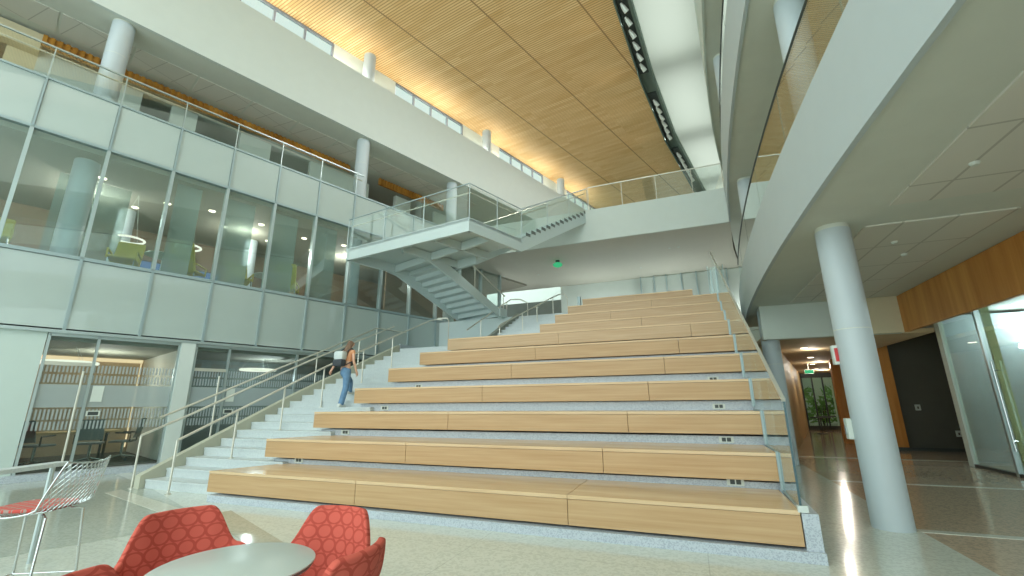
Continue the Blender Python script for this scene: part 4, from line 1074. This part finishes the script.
# ================================================================= PERSON
def skin_obj(name, verts, edges, mat, parent, sub=2):
    me=bpy.data.meshes.new(name); me.from_pydata([v[0] for v in verts],edges,[]); me.update()
    ob=bpy.data.objects.new(name,me); C.objects.link(ob)
    md=ob.modifiers.new('k','SKIN'); md.use_smooth_shade=True
    for i,v in enumerate(verts):
        sv=me.skin_vertices[0].data[i]; r=v[1]; sv.radius=(r,r) if isinstance(r,(int,float)) else r
        sv.use_root=(i==0)
    s2=ob.modifiers.new('s','SUBSURF'); s2.levels=sub; s2.render_levels=sub
    dg=bpy.context.evaluated_depsgraph_get(); dg.update()
    nm=bpy.data.meshes.new_from_object(ob.evaluated_get(dg)); C.objects.unlink(ob); bpy.data.objects.remove(ob)
    for p in nm.polygons: p.use_smooth=True
    nm.materials.clear(); nm.materials.append(mat); nm.name=name
    o=bpy.data.objects.new(name,nm); C.objects.link(o); o.parent=parent
    return o
M_skin=plain('skin',(216,172,146),.55,var=.03); M_jean=plain('blue_denim',(98,134,166),.85,var=.12,vs=14); M_top=plain('peach_top',(222,160,118),.8,var=.05)
M_hair=wood('brown_hair',(128,104,84),(92,70,54),(30,30,3),rough=.6); M_shoe=plain('white_shoe',(206,212,208),.6); M_black=plain('black_canvas',(58,64,70),.8); M_bagw=plain('white_canvas',(196,206,204),.8)
pr=empty('person',(-8.02,8.72,RS*9),0,'person with long brown hair in blue jeans climbing the stairs','person')
# local frame: +Y forward, +X her right
hipz=.90
body=[((0,.17,hipz),(.125,.10)),((0,.19,1.06),(.115,.085)),((0,.22,1.22),(.125,.09)),((0,.25,1.35),(.105,.075)),((0,.275,1.43),.045),((0,.30,1.49),.042),((0,.325,1.565),(.072,.09)),((0,.335,1.635),(.065,.08)),
 ((.155,.235,1.37),.048),((.205,.22,1.12),.036),((.225,.31,.90),.027),((.23,.345,.835),(.018,.030)),
 ((-.155,.235,1.37),.048),((-.24,.12,1.13),.036),((-.285,.03,.93),.027),((-.30,.0,.87),(.018,.030)),
 ((.085,.15,.86),.09),((.09,.14,.47),.058),((.09,.02,.09),.038),
 ((-.085,.18,.86),.09),((-.09,.50,.78-.12),.060),((-.09,.50,.41),.038)]
E_=[(0,1),(1,2),(2,3),(3,4),(4,5),(5,6),(6,7),(3,8),(8,9),(9,10),(10,11),(3,12),(12,13),(13,14),(14,15),(0,16),(16,17),(17,18),(0,19),(19,20),(20,21)]
# fingers
def hand(base,dirv,palm,idx):
    base=Vector(base); d=Vector(dirv).normalized(); pl=Vector(palm).normalized(); sd=d.cross(pl).normalized()
    for k,(o_,ln) in enumerate(((-.024,.062),(-.008,.074),(.008,.07),(.023,.055))):
        i0=len(body); p=base+sd*o_+d*.03
        body.append((tuple(p),.009)); body.append((tuple(p+d*ln*.5+pl*.006),.0085)); body.append((tuple(p+d*ln*.85+pl*.03),.007))
        E_.extend([(idx,i0),(i0,i0+1),(i0+1,i0+2)])
    i0=len(body); p=base-sd*.03
    body.append((tuple(p),.010)); body.append((tuple(p-sd*.015+d*.035+pl*.012),.008)); E_.extend([(idx,i0),(i0,i0+1)])
hand((.23,.345,.835),(.0,.25,-.6),(-1,0,0),11)
hand((-.30,.0,.87),(-.05,-.2,-.6),(1,0,0),15)
skin_obj('body',body,E_,M_skin,pr)
jv=[((0,.17,.93),(.135,.112)),((.088,.15,.84),(.108,.112)),((.092,.15,.48),.078),((.092,.03,.10),.074),((.092,.02,.045),.076),((-.088,.18,.84),(.105,.108)),((-.092,.50,.66),.080),((-.092,.49,.40),.074),((-.092,.48,.36),.074),((0,.175,1.0),(.122,.098))]
skin_obj('jeans',jv,[(0,1),(1,2),(2,3),(3,4),(0,5),(5,6),(6,7),(7,8),(0,9)],M_jean,pr)
tv=[((0,.19,1.04),(.128,.098)),((0,.22,1.2),(.136,.104)),((0,.245,1.34),(.118,.086)),((.15,.238,1.365),.062),((.178,.23,1.27),.055),((-.15,.238,1.365),.062),((-.178,.21,1.27),.055)]
skin_obj('top',tv,[(0,1),(1,2),(2,3),(3,4),(2,5),(5,6)],M_top,pr)
hv=[((0,.31,1.65),(.082,.088)),((0,.285,1.585),(.088,.082)),((0,.22,1.48),(.09,.06)),((0,.15,1.36),(.1,.045)),((0,.10,1.24),(.085,.032)),((0,.08,1.16),(.05,.02))]
skin_obj('hair',hv,[(0,1),(1,2),(2,3),(3,4),(4,5)],M_hair,pr)
# face details
fm=MB(); 
for sx in (-.028,.028): fm.lathe([(0,-.01),(.009,0),(0,.01)],10,(-8.02+sx,8.72+.325+.083),RS*9+1.60)
fm.build('eye',M_black,pr)
nm=MB(); nm.tube([(-8.02,8.72+.41,RS*9+1.60),(-8.02,8.72+.432,RS*9+1.575),(-8.02,8.72+.41,RS*9+1.565)],[.006,.012,.008]); nm.build('nose',M_skin,pr,True)
mm=MB(); mm.box((-8.04,8.72+.402,RS*9+1.535),(-8.0,8.72+.412,RS*9+1.541)); mm.build('mouth',plain('lip',(176,100,92),.5),pr)
for sx,y,z in ((.092,.02,0),(-.092,.5,RS*2)):
    m=MB(); x=-8.02+sx; yy=8.72+y; zz=RS*9+z
    m.extr([(x-.04,yy-.09,zz+.002),(x-.04,yy+.17,zz+.002),(x-.04,yy+.17,zz+.04),(x-.04,yy+.07,zz+.085),(x-.04,yy-.07,zz+.09),(x-.04,yy-.09,zz+.05)],(.08,0,0)); m.build('shoe',M_shoe,pr,True,bevel=.015)
bp=empty('backpack',(-7.95,8.72-.02,RS*9+1.0),0,'black and white backpack on the back of the person on the stairs','backpack')
cx,cy,cz=-8.05,8.72,RS*9
m=MB(); m.prism([(cx-.15,cy-.12),(cx+.15,cy-.12),(cx+.15,cy+.07),(cx-.15,cy+.07)],cz+.98,cz+1.16); m.build('bag_base',M_black,bp,True,bevel=.05)
m=MB(); m.prism([(cx-.145,cy-.10),(cx+.145,cy-.10),(cx+.13,cy+.10),(cx-.13,cy+.10)],cz+1.14,cz+1.36); m.build('bag_top',M_bagw,bp,True,bevel=.05)
for sx in (-.11,.13):
    m=MB(); m.tube([(cx+sx,cy+.08,cz+1.36),(cx+sx,cy+.24,cz+1.455),(cx+sx,cy+.35,cz+1.36),(cx+sx*1.2,cy+.33,cz+1.15),(cx+sx*1.1,cy+.06,cz+1.03)],.014,8); m.build('strap',M_black,bp)

# ================================================================= LIGHT, CAMERA
w=bpy.data.worlds.new('World'); sc.world=w; w.use_nodes=True
nt=w.node_tree; bg_=nt.nodes['Background']
tc=N(nt,'ShaderNodeTexCoord'); sp=N(nt,'ShaderNodeSeparateXYZ'); nt.links.new(tc.outputs['Generated'],sp.inputs[0])
mr=N(nt,'ShaderNodeMapRange'); mr.interpolation_type='SMOOTHSTEP'
mr.inputs['From Min'].default_value=-.2; mr.inputs['From Max'].default_value=.45; mr.inputs['To Min'].default_value=SKY_LO; mr.inputs['To Max'].default_value=SKY_HI
ng=N(nt,'ShaderNodeMath',operation='MULTIPLY'); nt.links.new(sp.outputs[1],ng.inputs[0]); ng.inputs[1].default_value=-1
nt.links.new(ng.outputs[0],mr.inputs['Value']); nt.links.new(mr.outputs[0],bg_.inputs['Strength'])
bg_.inputs['Color'].default_value=(.87,1.0,.985,1)
sc.cycles.transparent_max_bounces=24; sc.cycles.max_bounces=12; sc.cycles.diffuse_bounces=7
def area(name,loc,size,rot,energy,col=(1,1,1)):
    l=bpy.data.lights.new(name,'AREA'); l.shape='RECTANGLE'; l.size=size[0]; l.size_y=size[1]; l.energy=energy; l.color=col
    o=bpy.data.objects.new(name,l); C.objects.link(o); o.location=loc; o.rotation_euler=rot; return o
for i,(n,a,z) in enumerate(((-16.5,2,2.8),(-15.8,6,2.8))):
    l=bpy.data.lights.new('room_lamp','POINT'); l.energy=60; l.color=(1,.93,.84) if i==0 else (.9,.95,1); l.shadow_soft_size=.05
    o=bpy.data.objects.new('room_lamp',l); C.objects.link(o); o.location=F(n,a,z-.4)
for i,(n,a) in enumerate(((-17,1),(-17,5),(-17,9),(-17,-4))):
    l=bpy.data.lights.new('storey_lamp','POINT'); l.energy=110; l.color=(1,.95,.88); l.shadow_soft_size=.05
    o=bpy.data.objects.new('storey_lamp',l); C.objects.link(o); o.location=F(n,a,7.2)
for i,(x,y,z) in enumerate(((3.6,16,2.9),(5.0,21.5,2.9),(6.4,27,2.9),(7.8,14,3.4),(7.8,9,3.4))):  # last two points are added inside the glass office to brighten it
    l=bpy.data.lights.new('corridor_lamp_office_fill','POINT'); l.energy=(18,34,40,110,110)[i]; l.color=(1,.93,.8) if i<3 else (.93,1,1); l.shadow_soft_size=.06
    o=bpy.data.objects.new('corridor_lamp_office_fill',l); C.objects.link(o); o.location=(x,y,z)

for i,y in enumerate((9.5,12,15,18,21,24,27.5)):
    l=bpy.data.lights.new('slot_spot','SPOT'); l.energy=520; l.spot_size=math.radians(118); l.spot_blend=1; l.color=(1,1,.97); l.shadow_soft_size=.1
    o=bpy.data.objects.new('slot_spot',l); C.objects.link(o); o.location=(edx(y)+.2,y,16.1); o.rotation_euler=Vector((-.8,-.15,-.75)).to_track_quat('-Z','Y').to_euler()
for i in range(7):
    a=-1+i*4.3; l=bpy.data.lights.new('ledge_uplight','AREA'); l.shape='RECTANGLE'; l.size=.3; l.size_y=3.0; l.energy=44; l.color=(1,.96,.88)
    o=bpy.data.objects.new('ledge_uplight',l); C.objects.link(o); o.location=F(-14.95,a,14.8); o.rotation_euler=(PI,math.radians(-42),-AZ)
for i,(x,y,z,e) in enumerate(((-4,21.7,5.6,55),(-.5,21.7,5.6,55),(-8.5,21,5.5,50),(3.6,19,5.4,30),(2.6,22,5.6,30))):  # fill points added out of sight behind benches, brightening soffit and back walls
    l=bpy.data.lights.new('lobby_fill','POINT'); l.energy=e; l.color=(.96,1,.97); l.shadow_soft_size=.06
    o=bpy.data.objects.new('lobby_fill',l); C.objects.link(o); o.location=(x,y,z)
cam=bpy.data.cameras.new('Camera'); co=bpy.data.objects.new('Camera',cam); C.objects.link(co)
cam.sensor_width=36; cam.sensor_fit='HORIZONTAL'; cam.lens=439.45/1024*36; cam.clip_end=300; cam.clip_start=.05
pt_,rl,yaw=[math.radians(v) for v in (14.767,-.4553,21.445)]
fw=Vector((0,math.cos(pt_),math.sin(pt_))); up=Vector((0,-math.sin(pt_),math.cos(pt_))); rt=Vector((1,0,0))
rt2=rt*math.cos(rl)+up*math.sin(rl); up2=-rt*math.sin(rl)+up*math.cos(rl)
Rz=Matrix.Rotation(yaw,3,'Z'); fw,rt2,up2=Rz@fw,Rz@rt2,Rz@up2
Mx=Matrix((( rt2.x,up2.x,-fw.x,0),(rt2.y,up2.y,-fw.y,0),(rt2.z,up2.z,-fw.z,1.5),(0,0,0,1)))
co.matrix_world=Mx
sc.camera=co
sc.view_settings.view_transform='Standard'; sc.view_settings.look='None'; sc.view_settings.gamma=1; sc.view_settings.exposure=0.17
sc.view_settings.use_curve_mapping=False
